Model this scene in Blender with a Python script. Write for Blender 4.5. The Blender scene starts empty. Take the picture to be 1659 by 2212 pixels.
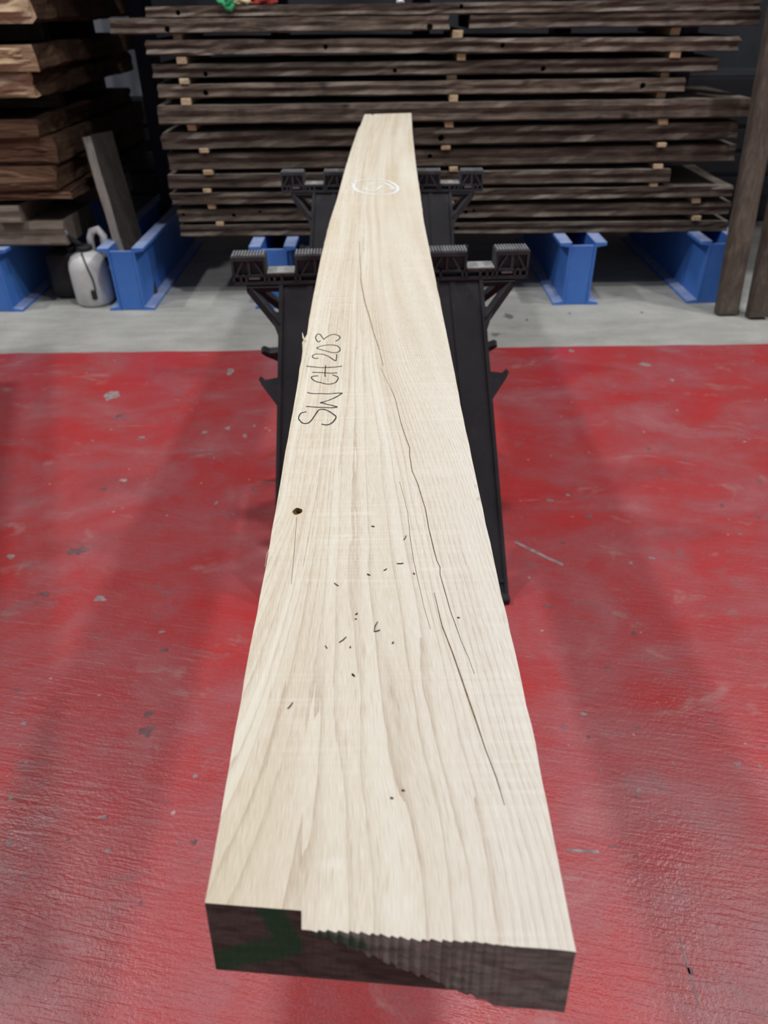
import bpy, bmesh, math, random
from mathutils import Vector, Matrix, noise

SC = bpy.context.scene
COL = SC.collection
# ---------------------------------------------------------------- camera
IW, IH, FPX = 1659.0, 2212.0, 1580.0
PITCH, ROLL, HC = math.atan(1106.0 / FPX), 0.0125, 1.30
cam = bpy.data.cameras.new('camera')
cam.sensor_fit = 'VERTICAL'; cam.sensor_height = 36.0; cam.sensor_width = 27.0
cam.lens = FPX / IH * 36.0
cam.clip_start = 0.02; cam.clip_end = 100
cam.dof.use_dof = True; cam.dof.focus_distance = 0.80; cam.dof.aperture_fstop = cam.lens / 3.6
cam_ob = bpy.data.objects.new('camera', cam); COL.objects.link(cam_ob)
_u0 = Vector((0, math.sin(PITCH), math.cos(PITCH))); _f = Vector((0, math.cos(PITCH), -math.sin(PITCH)))
_r = Vector((1, 0, 0)) * math.cos(ROLL) - _u0 * math.sin(ROLL)
_u = Vector((1, 0, 0)) * math.sin(ROLL) + _u0 * math.cos(ROLL)
M = Matrix((( _r.x, _u.x, -_f.x, 0), (_r.y, _u.y, -_f.y, 0), (_r.z, _u.z, -_f.z, HC), (0, 0, 0, 1)))
cam_ob.matrix_world = M
SC.camera = cam_ob
# ---------------------------------------------------------------- light
SC.view_settings.view_transform = 'Standard'; SC.view_settings.look = 'None'
SC.view_settings.gamma = 1.0; SC.view_settings.use_curve_mapping = False
SC.view_settings.exposure = 0.0
SC.cycles.adaptive_threshold = 0.04; SC.cycles.max_bounces = 4; SC.cycles.diffuse_bounces = 2; SC.cycles.glossy_bounces = 2
world = bpy.data.worlds.new('world'); SC.world = world; world.use_nodes = True
world.node_tree.nodes['Background'].inputs[0].default_value = (0.80, 0.88, 1.0, 1)
world.node_tree.nodes['Background'].inputs[1].default_value = 0.34
LAMP_POWER = 122.0
LAMPS = [(-3.75, 0.6), (-3.75, 3.0), (3.75, 0.6), (3.75, 3.0), (0.25, 1.9)]
LAMP_FACTOR = [1, 1, 1, 1, 0.9]
LAMP_Z = 6.0

# ---------------------------------------------------------------- helpers
def link(o): COL.objects.link(o); return o
def tag(o, label=None, cat=None, group=None, kind=None):
    if label: o['label'] = label
    if cat: o['category'] = cat
    if group: o['group'] = group
    if kind: o['kind'] = kind
    return o
def empty(name, loc, rz=0.0):
    o = link(bpy.data.objects.new(name, None)); o.location = loc; o.rotation_euler = (0, 0, rz)
    o.empty_display_size = 0.05
    return o
def meshobj(name, bm, mats, parent=None, loc=(0, 0, 0), smooth=False, origin=False):
    bmesh.ops.recalc_face_normals(bm, faces=bm.faces[:])
    me = bpy.data.meshes.new(name)
    if origin:                     # move the origin to the bottom centre
        xs = [v.co for v in bm.verts]
        c = Vector(((min(v.x for v in xs) + max(v.x for v in xs)) / 2, (min(v.y for v in xs) + max(v.y for v in xs)) / 2, min(v.z for v in xs)))
        for v in bm.verts: v.co -= c
        loc = c
    bm.to_mesh(me); bm.free()
    for m in (mats if isinstance(mats, (list, tuple)) else [mats]): me.materials.append(m)
    if smooth:
        for p in me.polygons: p.use_smooth = True
    o = link(bpy.data.objects.new(name, me)); o.location = loc
    if parent: o.parent = parent
    return o
def box(bm, x0, x1, y0, y1, z0, z1, bev=0.0, mat=0):
    vs = [bm.verts.new(p) for p in ((x0,y0,z0),(x1,y0,z0),(x1,y1,z0),(x0,y1,z0),(x0,y0,z1),(x1,y0,z1),(x1,y1,z1),(x0,y1,z1))]
    fs = [bm.faces.new([vs[i] for i in f]) for f in ((0,3,2,1),(4,5,6,7),(0,1,5,4),(1,2,6,5),(2,3,7,6),(3,0,4,7))]
    for f in fs: f.material_index = mat
    if bev > 0:
        es = list({e for f in fs for e in f.edges})
        bmesh.ops.bevel(bm, geom=es, offset=bev, segments=1, affect='EDGES', profile=0.5)
    return vs
def hexa(bm, a, b, mat=0):
    """solid between two rings of the same number of points"""
    va = [bm.verts.new(p) for p in a]; vb = [bm.verts.new(p) for p in b]
    n = len(a)
    fs = [bm.faces.new(va[::-1]), bm.faces.new(vb)]
    for i in range(n): fs.append(bm.faces.new((va[i], va[(i+1) % n], vb[(i+1) % n], vb[i])))
    for f in fs: f.material_index = mat
    return fs
def bar(bm, p, q, w, h, up=(0, 0, 1), mat=0):
    p = Vector(p); q = Vector(q); d = (q - p).normalized(); s = d.cross(Vector(up)).normalized(); t = s.cross(d)
    ring = lambda c: [c + s*a*w/2 + t*b*h/2 for a, b in ((-1,-1),(1,-1),(1,1),(-1,1))]
    return hexa(bm, ring(p), ring(q), mat)
def tube(bm, pts, rad, n=10, mat=0):
    pts = [Vector(p) for p in pts]; rings = []
    for i, p in enumerate(pts):
        d = (pts[min(i+1, len(pts)-1)] - pts[max(i-1, 0)]).normalized()
        s = d.cross(Vector((0.13, 1, 0.21))).normalized(); t = s.cross(d)
        r = rad[i] if isinstance(rad, (list, tuple)) else rad
        rings.append([bm.verts.new(p + (s*math.cos(k*2*math.pi/n) + t*math.sin(k*2*math.pi/n))*r) for k in range(n)])
    for a, b in zip(rings, rings[1:]):
        for k in range(n): bm.faces.new((a[k], a[(k+1) % n], b[(k+1) % n], b[k])).material_index = mat
    bm.faces.new(rings[0][::-1]).material_index = mat; bm.faces.new(rings[-1]).material_index = mat
def lathe(bm, prof, n=28, c=(0, 0, 0), sy=1.0):
    rings = [[bm.verts.new((c[0] + r*math.cos(k*2*math.pi/n), c[1] + sy*r*math.sin(k*2*math.pi/n), c[2] + z)) for k in range(n)] for r, z in prof]
    for a, b in zip(rings, rings[1:]):
        for k in range(n): bm.faces.new((a[k], a[(k+1) % n], b[(k+1) % n], b[k]))
    bm.faces.new(rings[0][::-1]); bm.faces.new(rings[-1])
def interp(t, xs, ys):
    if t <= xs[0]: return ys[0]
    for i in range(len(xs) - 1):
        if t <= xs[i+1]: return ys[i] + (ys[i+1] - ys[i]) * (t - xs[i]) / (xs[i+1] - xs[i])
    return ys[-1]
def nz(x, y=0.0, z=0.0): return noise.noise(Vector((x, y, z)))
def ribbon(bm, pts, w, z0, z1, closed_ends=True):
    """thin flat stroke lying on a surface, with real thickness"""
    P = [Vector((p[0], p[1], 0)) for p in pts]; L = []; R = []
    for i, p in enumerate(P):
        d = (P[min(i+1, len(P)-1)] - P[max(i-1, 0)])
        d = d.normalized() if d.length > 1e-9 else Vector((1, 0, 0))
        n = Vector((-d.y, d.x, 0)); ww = w[i] if isinstance(w, (list, tuple)) else w
        L.append(p + n*ww/2); R.append(p - n*ww/2)
    bl = [bm.verts.new((v.x, v.y, z0)) for v in L]; br = [bm.verts.new((v.x, v.y, z0)) for v in R]
    tl = [bm.verts.new((v.x, v.y, z1)) for v in L]; tr = [bm.verts.new((v.x, v.y, z1)) for v in R]
    for i in range(len(P) - 1):
        bm.faces.new((tl[i], tr[i], tr[i+1], tl[i+1])); bm.faces.new((bl[i], bl[i+1], br[i+1], br[i]))
        bm.faces.new((bl[i], tl[i], tl[i+1], bl[i+1])); bm.faces.new((br[i], br[i+1], tr[i+1], tr[i]))
    bm.faces.new((bl[0], br[0], tr[0], tl[0])); bm.faces.new((bl[-1], tl[-1], tr[-1], br[-1]))
def smooth_path(pts, k=5):
    out = []; n = len(pts)
    for i in range(n - 1):
        p0, p1, p2, p3 = pts[max(i-1, 0)], pts[i], pts[i+1], pts[min(i+2, n-1)]
        for j in range(k):
            t = j / k
            out.append(tuple(0.5*((2*p1[a]) + (-p0[a]+p2[a])*t + (2*p0[a]-5*p1[a]+4*p2[a]-p3[a])*t*t + (-p0[a]+3*p1[a]-3*p2[a]+p3[a])*t**3) for a in (0, 1)))
    out.append(tuple(pts[-1])); return out
def boolean_cut(o, cutter):
    m = o.modifiers.new('cut', 'BOOLEAN'); m.operation = 'DIFFERENCE'; m.solver = 'EXACT'; m.object = cutter
    bpy.context.view_layer.update()
    dg = bpy.context.evaluated_depsgraph_get()
    me = bpy.data.meshes.new_from_object(o.evaluated_get(dg), depsgraph=dg)
    o.modifiers.clear(); old = o.data; o.data = me; me.name = old.name
    bpy.data.meshes.remove(old)
    cm = cutter.data; bpy.data.objects.remove(cutter); bpy.data.meshes.remove(cm)

# ---------------------------------------------------------------- materials
class NT:
    def __init__(s, name):
        s.m = bpy.data.materials.new(name); s.m.use_nodes = True; s.t = s.m.node_tree
        s.b = s.t.nodes['Principled BSDF']
    def n(s, typ, **kw):
        nd = s.t.nodes.new('ShaderNode' + typ)
        for k, v in kw.items(): setattr(nd, k, v)
        return nd
    def put(s, sock, v):
        if hasattr(v, 'is_output'): s.t.links.new(v, sock)
        elif v is not None:
            try: sock.default_value = v
            except Exception: sock.default_value = (*v, 1)
    def math(s, op, a, b=None, c=None, clamp=False):
        nd = s.n('Math', operation=op, use_clamp=clamp)
        for i, v in enumerate((a, b, c)):
            if v is not None: s.put(nd.inputs[i], v)
        return nd.outputs[0]
    def vmath(s, op, a, b=None):
        nd = s.n('VectorMath', operation=op); s.put(nd.inputs[0], a)
        if b is not None: s.put(nd.inputs[1], b)
        return nd.outputs['Value' if op in ('LENGTH', 'DISTANCE', 'DOT_PRODUCT') else 'Vector']
    def obj(s): return s.n('TexCoord').outputs['Object']
    def geo(s): return s.n('NewGeometry').outputs['Position']
    def rand(s): return s.n('ObjectInfo').outputs['Random']
    def attr(s, name): return s.n('Attribute', attribute_name=name)
    def sep(s, v): nd = s.n('SeparateXYZ'); s.put(nd.inputs[0], v); return nd.outputs
    def comb(s, x, y, z):
        nd = s.n('CombineXYZ')
        for i, v in enumerate((x, y, z)): s.put(nd.inputs[i], v)
        return nd.outputs[0]
    def noise(s, vec, scale=1.0, detail=2.0, rough=0.5, dist=0.0, color=False):
        nd = s.n('TexNoise'); s.put(nd.inputs['Vector'], vec); nd.inputs['Scale'].default_value = scale
        nd.inputs['Detail'].default_value = detail; nd.inputs['Roughness'].default_value = rough; nd.inputs['Distortion'].default_value = dist
        return nd.outputs['Color' if color else 'Fac']
    def ramp(s, fac, stops, interp='LINEAR'):
        nd = s.n('ValToRGB'); s.put(nd.inputs[0], fac); cr = nd.color_ramp; cr.interpolation = interp
        while len(cr.elements) < len(stops): cr.elements.new(0.5)
        for e, (p, c) in zip(cr.elements, stops):
            e.position = p; e.color = (*c, 1) if isinstance(c, (tuple, list)) else (c, c, c, 1)
        return nd.outputs[0]
    def mix(s, fac, a, b, mode='MIX'):
        nd = s.n('Mix', data_type='RGBA', blend_type=mode); s.put(nd.inputs[0], fac)
        s.put(nd.inputs[6], a); s.put(nd.inputs[7], b)
        return nd.outputs[2]
    def bump(s, h, strength=0.3, dist=0.01):
        nd = s.n('Bump'); nd.inputs['Strength'].default_value = strength; nd.inputs['Distance'].default_value = dist
        s.put(nd.inputs['Height'], h); s.t.links.new(nd.outputs[0], s.b.inputs['Normal'])
    def done(s, col, rough=0.5, spec=0.5, metal=0.0):
        s.put(s.b.inputs['Base Color'], col); s.put(s.b.inputs['Roughness'], rough)
        s.b.inputs['Specular IOR Level'].default_value = spec; s.b.inputs['Metallic'].default_value = metal
        return s.m

def mat_board():
    k = NT('pale_sawn_wood'); p = k.sep(k.obj()); g = k.sep(k.attr('grain').outputs['Vector'])
    u, ring, fv = g[0], g[1], g[2]; y = p[1]
    warp = k.noise(k.comb(k.math('MULTIPLY', u, 45), k.math('MULTIPLY', y, 2.2), 3.1), 1, 2)
    warp2 = k.noise(k.comb(k.math('MULTIPLY', u, 160), k.math('MULTIPLY', y, 11), 7.7), 1, 2)
    ph = k.math('ADD', k.math('ADD', ring, k.math('MULTIPLY', warp, 2.4)), k.math('MULTIPLY', warp2, 0.5))
    fr = k.math('FRACT', ph)
    late = k.math('POWER', k.math('SUBTRACT', 1.0, fr), 5.0)                      # sharp on one side, fading on the other
    amp = k.ramp(k.noise(k.comb(k.math('MULTIPLY', u, 30), k.math('MULTIPLY', y, 3.0), 0.4), 1, 2), [(0.3, 0.35), (0.6, 1.0)])
    late = k.math('MULTIPLY', late, amp)
    broad = k.noise(k.comb(k.math('MULTIPLY', u, 38), k.math('MULTIPLY', y, 1.4), 1.7), 1, 3)
    fib = k.noise(k.comb(k.math('MULTIPLY', fv, 950), k.math('MULTIPLY', y, 22), 0), 1, 2, 0.6)
    fine = k.noise(k.comb(k.math('MULTIPLY', fv, 2000), k.math('MULTIPLY', y, 60), 5), 1, 2, 0.6)
    pore = k.ramp(fib, [(0.30, 1.0), (0.42, 0.0)])
    saw = k.noise(k.comb(k.math('MULTIPLY', p[0], 6), k.math('MULTIPLY', y, 230), 2), 1, 1)
    sawmask = k.ramp(k.noise(k.obj(), 9, 2), [(0.42, 0.0), (0.62, 1.0)])
    base = k.ramp(broad, [(0.28, (0.63, 0.53, 0.385)), (0.5, (0.72, 0.64, 0.50)), (0.72, (0.785, 0.73, 0.605))])
    # heartwood side warmer, sapwood side paler
    side = k.math('MULTIPLY', k.math('MULTIPLY_ADD', p[0], 4.5, 0.6, clamp=True), k.math('SUBTRACT', 1.25, k.math('MULTIPLY', y, 0.55), clamp=True))
    base = k.mix(k.math('MULTIPLY', side, 0.65), base, (0.735, 0.69, 0.625))
    c = k.mix(k.math('MULTIPLY', late, 0.62), base, (0.41, 0.30, 0.21))
    c = k.mix(k.math('MULTIPLY', k.math('MULTIPLY', pore, k.ramp(k.noise(k.comb(k.math('MULTIPLY', u, 55), k.math('MULTIPLY', y, 5), 8), 1, 2), [(0.35, 0.15), (0.65, 1.0)])), 0.60), c, (0.42, 0.33, 0.24))
    c = k.mix(0.42, c, k.ramp(fine, [(0.25, 0.22), (0.75, 0.84)]), 'OVERLAY')
    c = k.mix(k.math('MULTIPLY', sawmask, k.math('MULTIPLY', k.ramp(saw, [(0.45, 0.0), (0.7, 1.0)]), 0.30)), c, (0.84, 0.79, 0.69))
    # white rubbed patches and small knots
    n = k.noise(k.vmath('MULTIPLY', k.obj(), (1, 0.5, 1)), 300, 3, 0.7)
    def spot(cx, cy, rx, ry):
        d = k.vmath('LENGTH', k.comb(k.math('DIVIDE', k.math('SUBTRACT', p[0], cx), rx), k.math('DIVIDE', k.math('SUBTRACT', y, cy), ry), 0))
        return k.math('SUBTRACT', 1.25, k.math('ADD', d, k.math('MULTIPLY', n, 1.1)), clamp=True)
    for (cx, cy, rx, ry, col, f) in ((0.1035, 0.69, 0.004, 0.007, (0.50, 0.33, 0.14), 0.8), (0.1035, 0.664, 0.005, 0.008, (0.48, 0.31, 0.13), 0.9),
                                     (-0.0932, 0.644, 0.016, 0.03, (0.66, 0.52, 0.34), 0.8), (-0.0355, 0.252, 0.016, 0.009, (0.86, 0.82, 0.75), 0.55),
                                     (-0.04, 0.60, 0.022, 0.006, (0.87, 0.83, 0.75), 0.55), (-0.025, 0.64, 0.03, 0.007, (0.87, 0.83, 0.75), 0.45), (0.05, 0.545, 0.04, 0.005, (0.87, 0.83, 0.75), 0.5)):
        c = k.mix(k.math('MULTIPLY', spot(cx, cy, rx, ry), f), c, col)
    h = k.math('ADD', k.math('MULTIPLY', fib, 0.7), k.math('MULTIPLY', saw, 0.5))
    k.bump(h, 0.30, 0.0012)
    return k.done(c, 0.72, 0.25)
def mat_board_end():
    k = NT('weathered_end_grain'); o = k.obj(); p = k.sep(o)
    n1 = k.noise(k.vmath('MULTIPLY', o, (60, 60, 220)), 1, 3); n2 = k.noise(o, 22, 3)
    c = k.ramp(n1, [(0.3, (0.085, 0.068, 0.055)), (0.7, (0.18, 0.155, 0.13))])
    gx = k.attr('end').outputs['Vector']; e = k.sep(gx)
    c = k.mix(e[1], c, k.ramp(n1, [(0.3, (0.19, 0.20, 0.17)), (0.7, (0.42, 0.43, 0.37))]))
    green = k.ramp(k.math('ADD', e[0], k.math('MULTIPLY', k.math('SUBTRACT', n2, 0.5), 0.6)), [(0.35, 0.0), (0.7, 1.0)])
    c = k.mix(k.math('MULTIPLY', green, 0.75), c, (0.028, 0.13, 0.06))
    k.bump(k.noise(k.vmath('MULTIPLY', o, (420, 90, 90)), 1, 3), 0.4, 0.002)
    return k.done(c, 0.85, 0.2)
def mat_red():
    k = NT('worn_red_floor_paint'); g = k.geo(); p = k.sep(g)
    gx = k.vmath('MULTIPLY', g, (1.6, 3.2, 1)); rot = k.n('VectorRotate'); rot.inputs['Angle'].default_value = 0.45; k.put(rot.inputs['Vector'], gx)
    st = k.noise(rot.outputs[0], 1.5, 4, 0.6, 0.8)
    pat = k.noise(g, 3.3, 4, 0.62, 0.5)
    c = k.ramp(k.math('ADD', k.math('MULTIPLY', st, 0.5), k.math('MULTIPLY', pat, 0.5)),
               [(0.37, (0.44, 0.036, 0.038)), (0.46, (0.40, 0.052, 0.056)), (0.55, (0.375, 0.080, 0.086)), (0.64, (0.40, 0.120, 0.126))])
    grime = k.ramp(k.noise(k.vmath('MULTIPLY', g, (1, 1.5, 1)), 6.0, 4, 0.68, 0.6), [(0.58, 0.0), (0.76, 0.7)])
    c = k.mix(grime, c, (0.22, 0.13, 0.14))
    pale = k.ramp(k.noise(rot.outputs[0], 2.6, 4, 0.66, 1.2), [(0.60, 0.0), (0.74, 0.6)])
    c = k.mix(pale, c, (0.40, 0.235, 0.215))
    sp = k.n('TexVoronoi'); k.put(sp.inputs['Vector'], g); sp.inputs['Scale'].default_value = 17; sp.inputs['Randomness'].default_value = 1
    spk = k.ramp(k.math('ADD', sp.outputs['Distance'], k.math('MULTIPLY', k.noise(g, 9, 2), 0.28)), [(0.15, 1.0), (0.19, 0.0)])
    c = k.mix(k.math('MULTIPLY', spk, 0.7), c, (0.50, 0.38, 0.37))
    c = k.mix(0.22, c, k.ramp(k.noise(g, 240, 2), [(0.3, 0.25), (0.7, 0.75)]), 'OVERLAY')
    r2 = k.n('VectorRotate'); r2.inputs['Angle'].default_value = 0.2; k.put(r2.inputs['Vector'], g)
    br = k.noise(k.vmath('MULTIPLY', r2.outputs[0], (9, 95, 1)), 1, 2, 0.6, 0.9)
    h = k.math('ADD', k.math('MULTIPLY', br, 0.8), k.math('MULTIPLY', k.noise(g, 130, 2, 0.7), 0.6))
    k.bump(h, 0.45, 0.0035)
    rg = k.ramp(k.noise(g, 5, 4), [(0.3, 0.30), (0.7, 0.46)])
    return k.done(c, rg, 0.5)
def mat_concrete():
    k = NT('grey_concrete'); g = k.geo(); p = k.sep(g)
    a = k.noise(g, 3.0, 4, 0.65, 0.4); b = k.noise(k.vmath('MULTIPLY', g, (0.7, 3, 1)), 5, 4, 0.6)
    c = k.ramp(k.math('ADD', k.math('MULTIPLY', a, 0.6), k.math('MULTIPLY', b, 0.4)), [(0.3, (0.28, 0.275, 0.25)), (0.5, (0.375, 0.37, 0.34)), (0.7, (0.47, 0.46, 0.43))])
    c = k.mix(0.25, c, k.ramp(k.noise(g, 120, 2), [(0.3, 0.3), (0.7, 0.7)]), 'OVERLAY')
    k.bump(k.noise(g, 60, 2), 0.25, 0.004)
    return k.done(c, 0.75, 0.3)
def mat_oldwood(name, dark, mid, light, axis=0, dust_highlight=0.0):
    """weathered sawn timber, grain running along one axis"""
    k = NT(name); o = k.obj(); r = k.rand(); s = [26, 26, 26]; s[axis] = 2.6
    off = k.vmath('ADD', o, k.comb(k.math('MULTIPLY', r, 31), k.math('MULTIPLY', r, 17), k.math('MULTIPLY', r, 9)))
    a = k.noise(k.vmath('MULTIPLY', off, tuple(s)), 1, 4, 0.68, 1.8)
    b = k.noise(k.vmath('MULTIPLY', off, tuple(v * 4 if i != axis else v * 3 for i, v in enumerate(s))), 1, 3, 0.6)
    big = k.noise(off, 4.5, 3, 0.65, 0.8)
    f = k.math('ADD', k.math('ADD', k.math('MULTIPLY', a, 0.42), k.math('MULTIPLY', b, 0.22)), k.math('MULTIPLY', big, 0.36))
    f = k.math('ADD', f, k.math('MULTIPLY', k.math('SUBTRACT', r, 0.5), 0.13))
    c = k.ramp(f, [(0.30, dark), (0.5, mid), (0.70, light)])
    kn = k.n('TexVoronoi'); k.put(kn.inputs['Vector'], off); kn.inputs['Scale'].default_value = 3.2
    c = k.mix(k.ramp(kn.outputs['Distance'], [(0.03, 0.85), (0.10, 0.0)]), c, tuple(v * 0.25 for v in dark))
    if dust_highlight:                                                      # highlights along the top edges, put in as paler upward faces
        up = k.sep(k.n('NewGeometry').outputs['Normal'])[2]
        c = k.mix(k.math('MULTIPLY', k.ramp(up, [(0.35, 0.0), (0.85, 1.0)]), k.ramp(big, [(0.35, 0.3 * dust_highlight), (0.65, dust_highlight)])), c, (0.33, 0.285, 0.24))
    k.bump(k.math('ADD', a, k.math('MULTIPLY', b, 0.5)), 0.6, 0.008)
    return k.done(c, 0.82, 0.25)
def mat_simple(name, col, rough=0.5, spec=0.5, var=0.15, scale=8, metal=0.0, bump=0.0):
    k = NT(name); o = k.obj(); n = k.noise(o, scale, 4, 0.6)
    lo = tuple(v * (1 - var) for v in col); hi = tuple(min(1, v * (1 + var)) for v in col)
    c = k.ramp(n, [(0.3, lo), (0.7, hi)])
    if bump: k.bump(k.noise(o, scale * 8, 3), bump, 0.003)
    return k.done(c, rough, spec, metal)
def mat_blue():
    k = NT('blue_painted_steel'); o = k.obj()
    c = k.ramp(k.noise(o, 5, 4, 0.6), [(0.3, (0.050, 0.175, 0.58)), (0.7, (0.080, 0.24, 0.70))])
    sc = k.ramp(k.noise(o, 30, 5, 0.7), [(0.64, 0.0), (0.72, 0.7)])
    c = k.mix(sc, c, (0.25, 0.28, 0.38))
    up = k.sep(k.n('NewGeometry').outputs['Normal'])[2]  # upward faces painted paler, dusty and lamp-lit together
    c = k.mix(k.math('MULTIPLY', k.ramp(up, [(0.6, 0.0), (0.95, 1.0)]), k.ramp(k.noise(o, 14, 4), [(0.3, 0.35), (0.65, 0.8)])), c, (0.42, 0.45, 0.55))
    return k.done(c, 0.5, 0.45)
def mat_black():
    k = NT('black_moulded_plastic'); o = k.obj()
    c = k.ramp(k.noise(o, 9, 5, 0.65), [(0.3, (0.022, 0.022, 0.025)), (0.7, (0.036, 0.036, 0.041))])
    dust_highlight = k.ramp(k.noise(k.vmath('MULTIPLY', o, (40, 40, 9)), 1, 4, 0.7), [(0.58, 0.0), (0.78, 0.35)])
    c = k.mix(dust_highlight, c, (0.10, 0.095, 0.092))
    k.bump(k.noise(o, 500, 2), 0.2, 0.001)
    return k.done(c, 0.7, 0.28)

MB, ME, MRED, MCON = mat_board(), mat_board_end(), mat_red(), mat_concrete()
MOLD = mat_oldwood('dark_reclaimed_oak', (0.022, 0.015, 0.011), (0.078, 0.058, 0.045), (0.22, 0.17, 0.13), 0, 0.8)
MPOST = mat_oldwood('weathered_post_wood', (0.035, 0.026, 0.020), (0.10, 0.078, 0.062), (0.19, 0.155, 0.125), 2)
MSIDE = mat_oldwood('dark_waney_side', (0.016, 0.008, 0.005), (0.045, 0.022, 0.012), (0.10, 0.055, 0.032), 1)
MENDL = mat_oldwood('pale_split_end', (0.10, 0.05, 0.025), (0.44, 0.30, 0.18), (0.74, 0.60, 0.42), 0)
MENDR = mat_oldwood('red_brown_end', (0.045, 0.022, 0.012), (0.125, 0.068, 0.040), (0.22, 0.135, 0.085), 0)
MGREYW = mat_oldwood('greyed_softwood', (0.10, 0.08, 0.062), (0.21, 0.175, 0.14), (0.33, 0.285, 0.235), 0)
MBEAR = mat_oldwood('bearer_wood', (0.03, 0.02, 0.013), (0.08, 0.058, 0.042), (0.15, 0.115, 0.085), 0)
MSTICK = mat_oldwood('pale_batten_wood', (0.36, 0.24, 0.13), (0.56, 0.42, 0.26), (0.70, 0.57, 0.40), 1)
MEDGE = mat_simple('tan_sawn_edge', (0.50, 0.34, 0.22), 0.8, 0.2, 0.25, 30)
MLEAN = mat_oldwood('shaded_board_side', (0.018, 0.014, 0.012), (0.042, 0.035, 0.030), (0.08, 0.068, 0.060), 2)  # broad side of the leaning board, its shade put into the colour
MLEANF = mat_oldwood('lit_board_face', (0.20, 0.185, 0.165), (0.33, 0.31, 0.28), (0.44, 0.41, 0.375), 2)  # front face of the same board, coloured lighter as the lit side
MBLUE, MBLACK = mat_blue(), mat_black()
MNAVY = mat_simple('dark_navy_steel', (0.006, 0.010, 0.028), 0.6, 0.3, 0.2, 6)
MLITPAD = mat_simple('lamp_lit_grey_plastic', (0.30, 0.30, 0.29), 0.55, 0.5, 0.3, 40)  # black plastic painted pale grey for the lamp gloss on notch floors
MHEAD = mat_simple('lightened_black_plastic', (0.056, 0.064, 0.070), 0.7, 0.3, 0.35, 30)  # same plastic as the legs, lightened and cooled against dim reddish light
MGRIP = mat_simple('lit_dark_plastic', (0.20, 0.20, 0.205), 0.5, 0.5, 0.35, 50)  # lamp gloss on the grip tops painted as lighter plastic; latches share it
MINK = mat_simple('black_marker_ink', (0.018, 0.022, 0.024), 0.6, 0.3, 0.2, 60)
MCHALK = mat_simple('white_chalk', (0.82, 0.82, 0.82), 0.9, 0.1, 0.06, 200)
MCRACK = mat_simple('brown_split_wood', (0.34, 0.24, 0.14), 0.85, 0.2, 0.4, 120)
MTAN = mat_simple('tan_shallow_split', (0.42, 0.33, 0.22), 0.85, 0.2, 0.25, 120)
MHOLE = mat_simple('dark_knot_wood', (0.26, 0.19, 0.11), 0.85, 0.2, 0.5, 120)
MSLIV = mat_simple('dark_sliver', (0.10, 0.075, 0.065), 0.8, 0.2, 0.3, 60)
MJUG = mat_simple('white_translucent_plastic', (0.62, 0.61, 0.60), 0.4, 0.45, 0.10, 10)
MRUB = mat_simple('black_rubber', (0.02, 0.02, 0.022), 0.6, 0.4, 0.3, 15)
MTIP = mat_simple('grey_metal_tip', (0.42, 0.43, 0.45), 0.35, 0.5, 0.1, 15, 0.6)
MCAN = mat_simple('black_can_plastic', (0.022, 0.018, 0.018), 0.5, 0.4, 0.3, 10)
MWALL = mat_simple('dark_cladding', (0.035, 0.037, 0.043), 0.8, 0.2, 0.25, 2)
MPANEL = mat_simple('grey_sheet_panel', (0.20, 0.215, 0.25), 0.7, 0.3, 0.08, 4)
MSIDEW = mat_simple('grey_wall_cladding', (0.22, 0.22, 0.21), 0.8, 0.2, 0.12, 2)
MCEIL = mat_simple('pale_roof_lining', (0.45, 0.45, 0.44), 0.8, 0.2, 0.06, 2)
MGREEN = mat_simple('green_cloth', (0.06, 0.36, 0.16), 0.9, 0.1, 0.3, 60)
MCREAM = mat_simple('cream_cloth', (0.62, 0.55, 0.33), 0.9, 0.1, 0.2, 60)
MREDC = mat_simple('red_cloth', (0.36, 0.06, 0.05), 0.9, 0.1, 0.3, 60)
MCHIP = mat_simple('bare_concrete_chip', (0.30, 0.23, 0.225), 0.7, 0.3, 0.45, 45)
MSCUFF = mat_simple('dark_oil_scuff', (0.19, 0.085, 0.095), 0.55, 0.4, 0.4, 40)
MSTAIN = mat_simple('dark_floor_stain', (0.16, 0.155, 0.15), 0.7, 0.3, 0.3, 25)
MHOUS = mat_simple('lamp_housing', (0.5, 0.5, 0.5), 0.4, 0.5, 0.05, 5)
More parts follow.
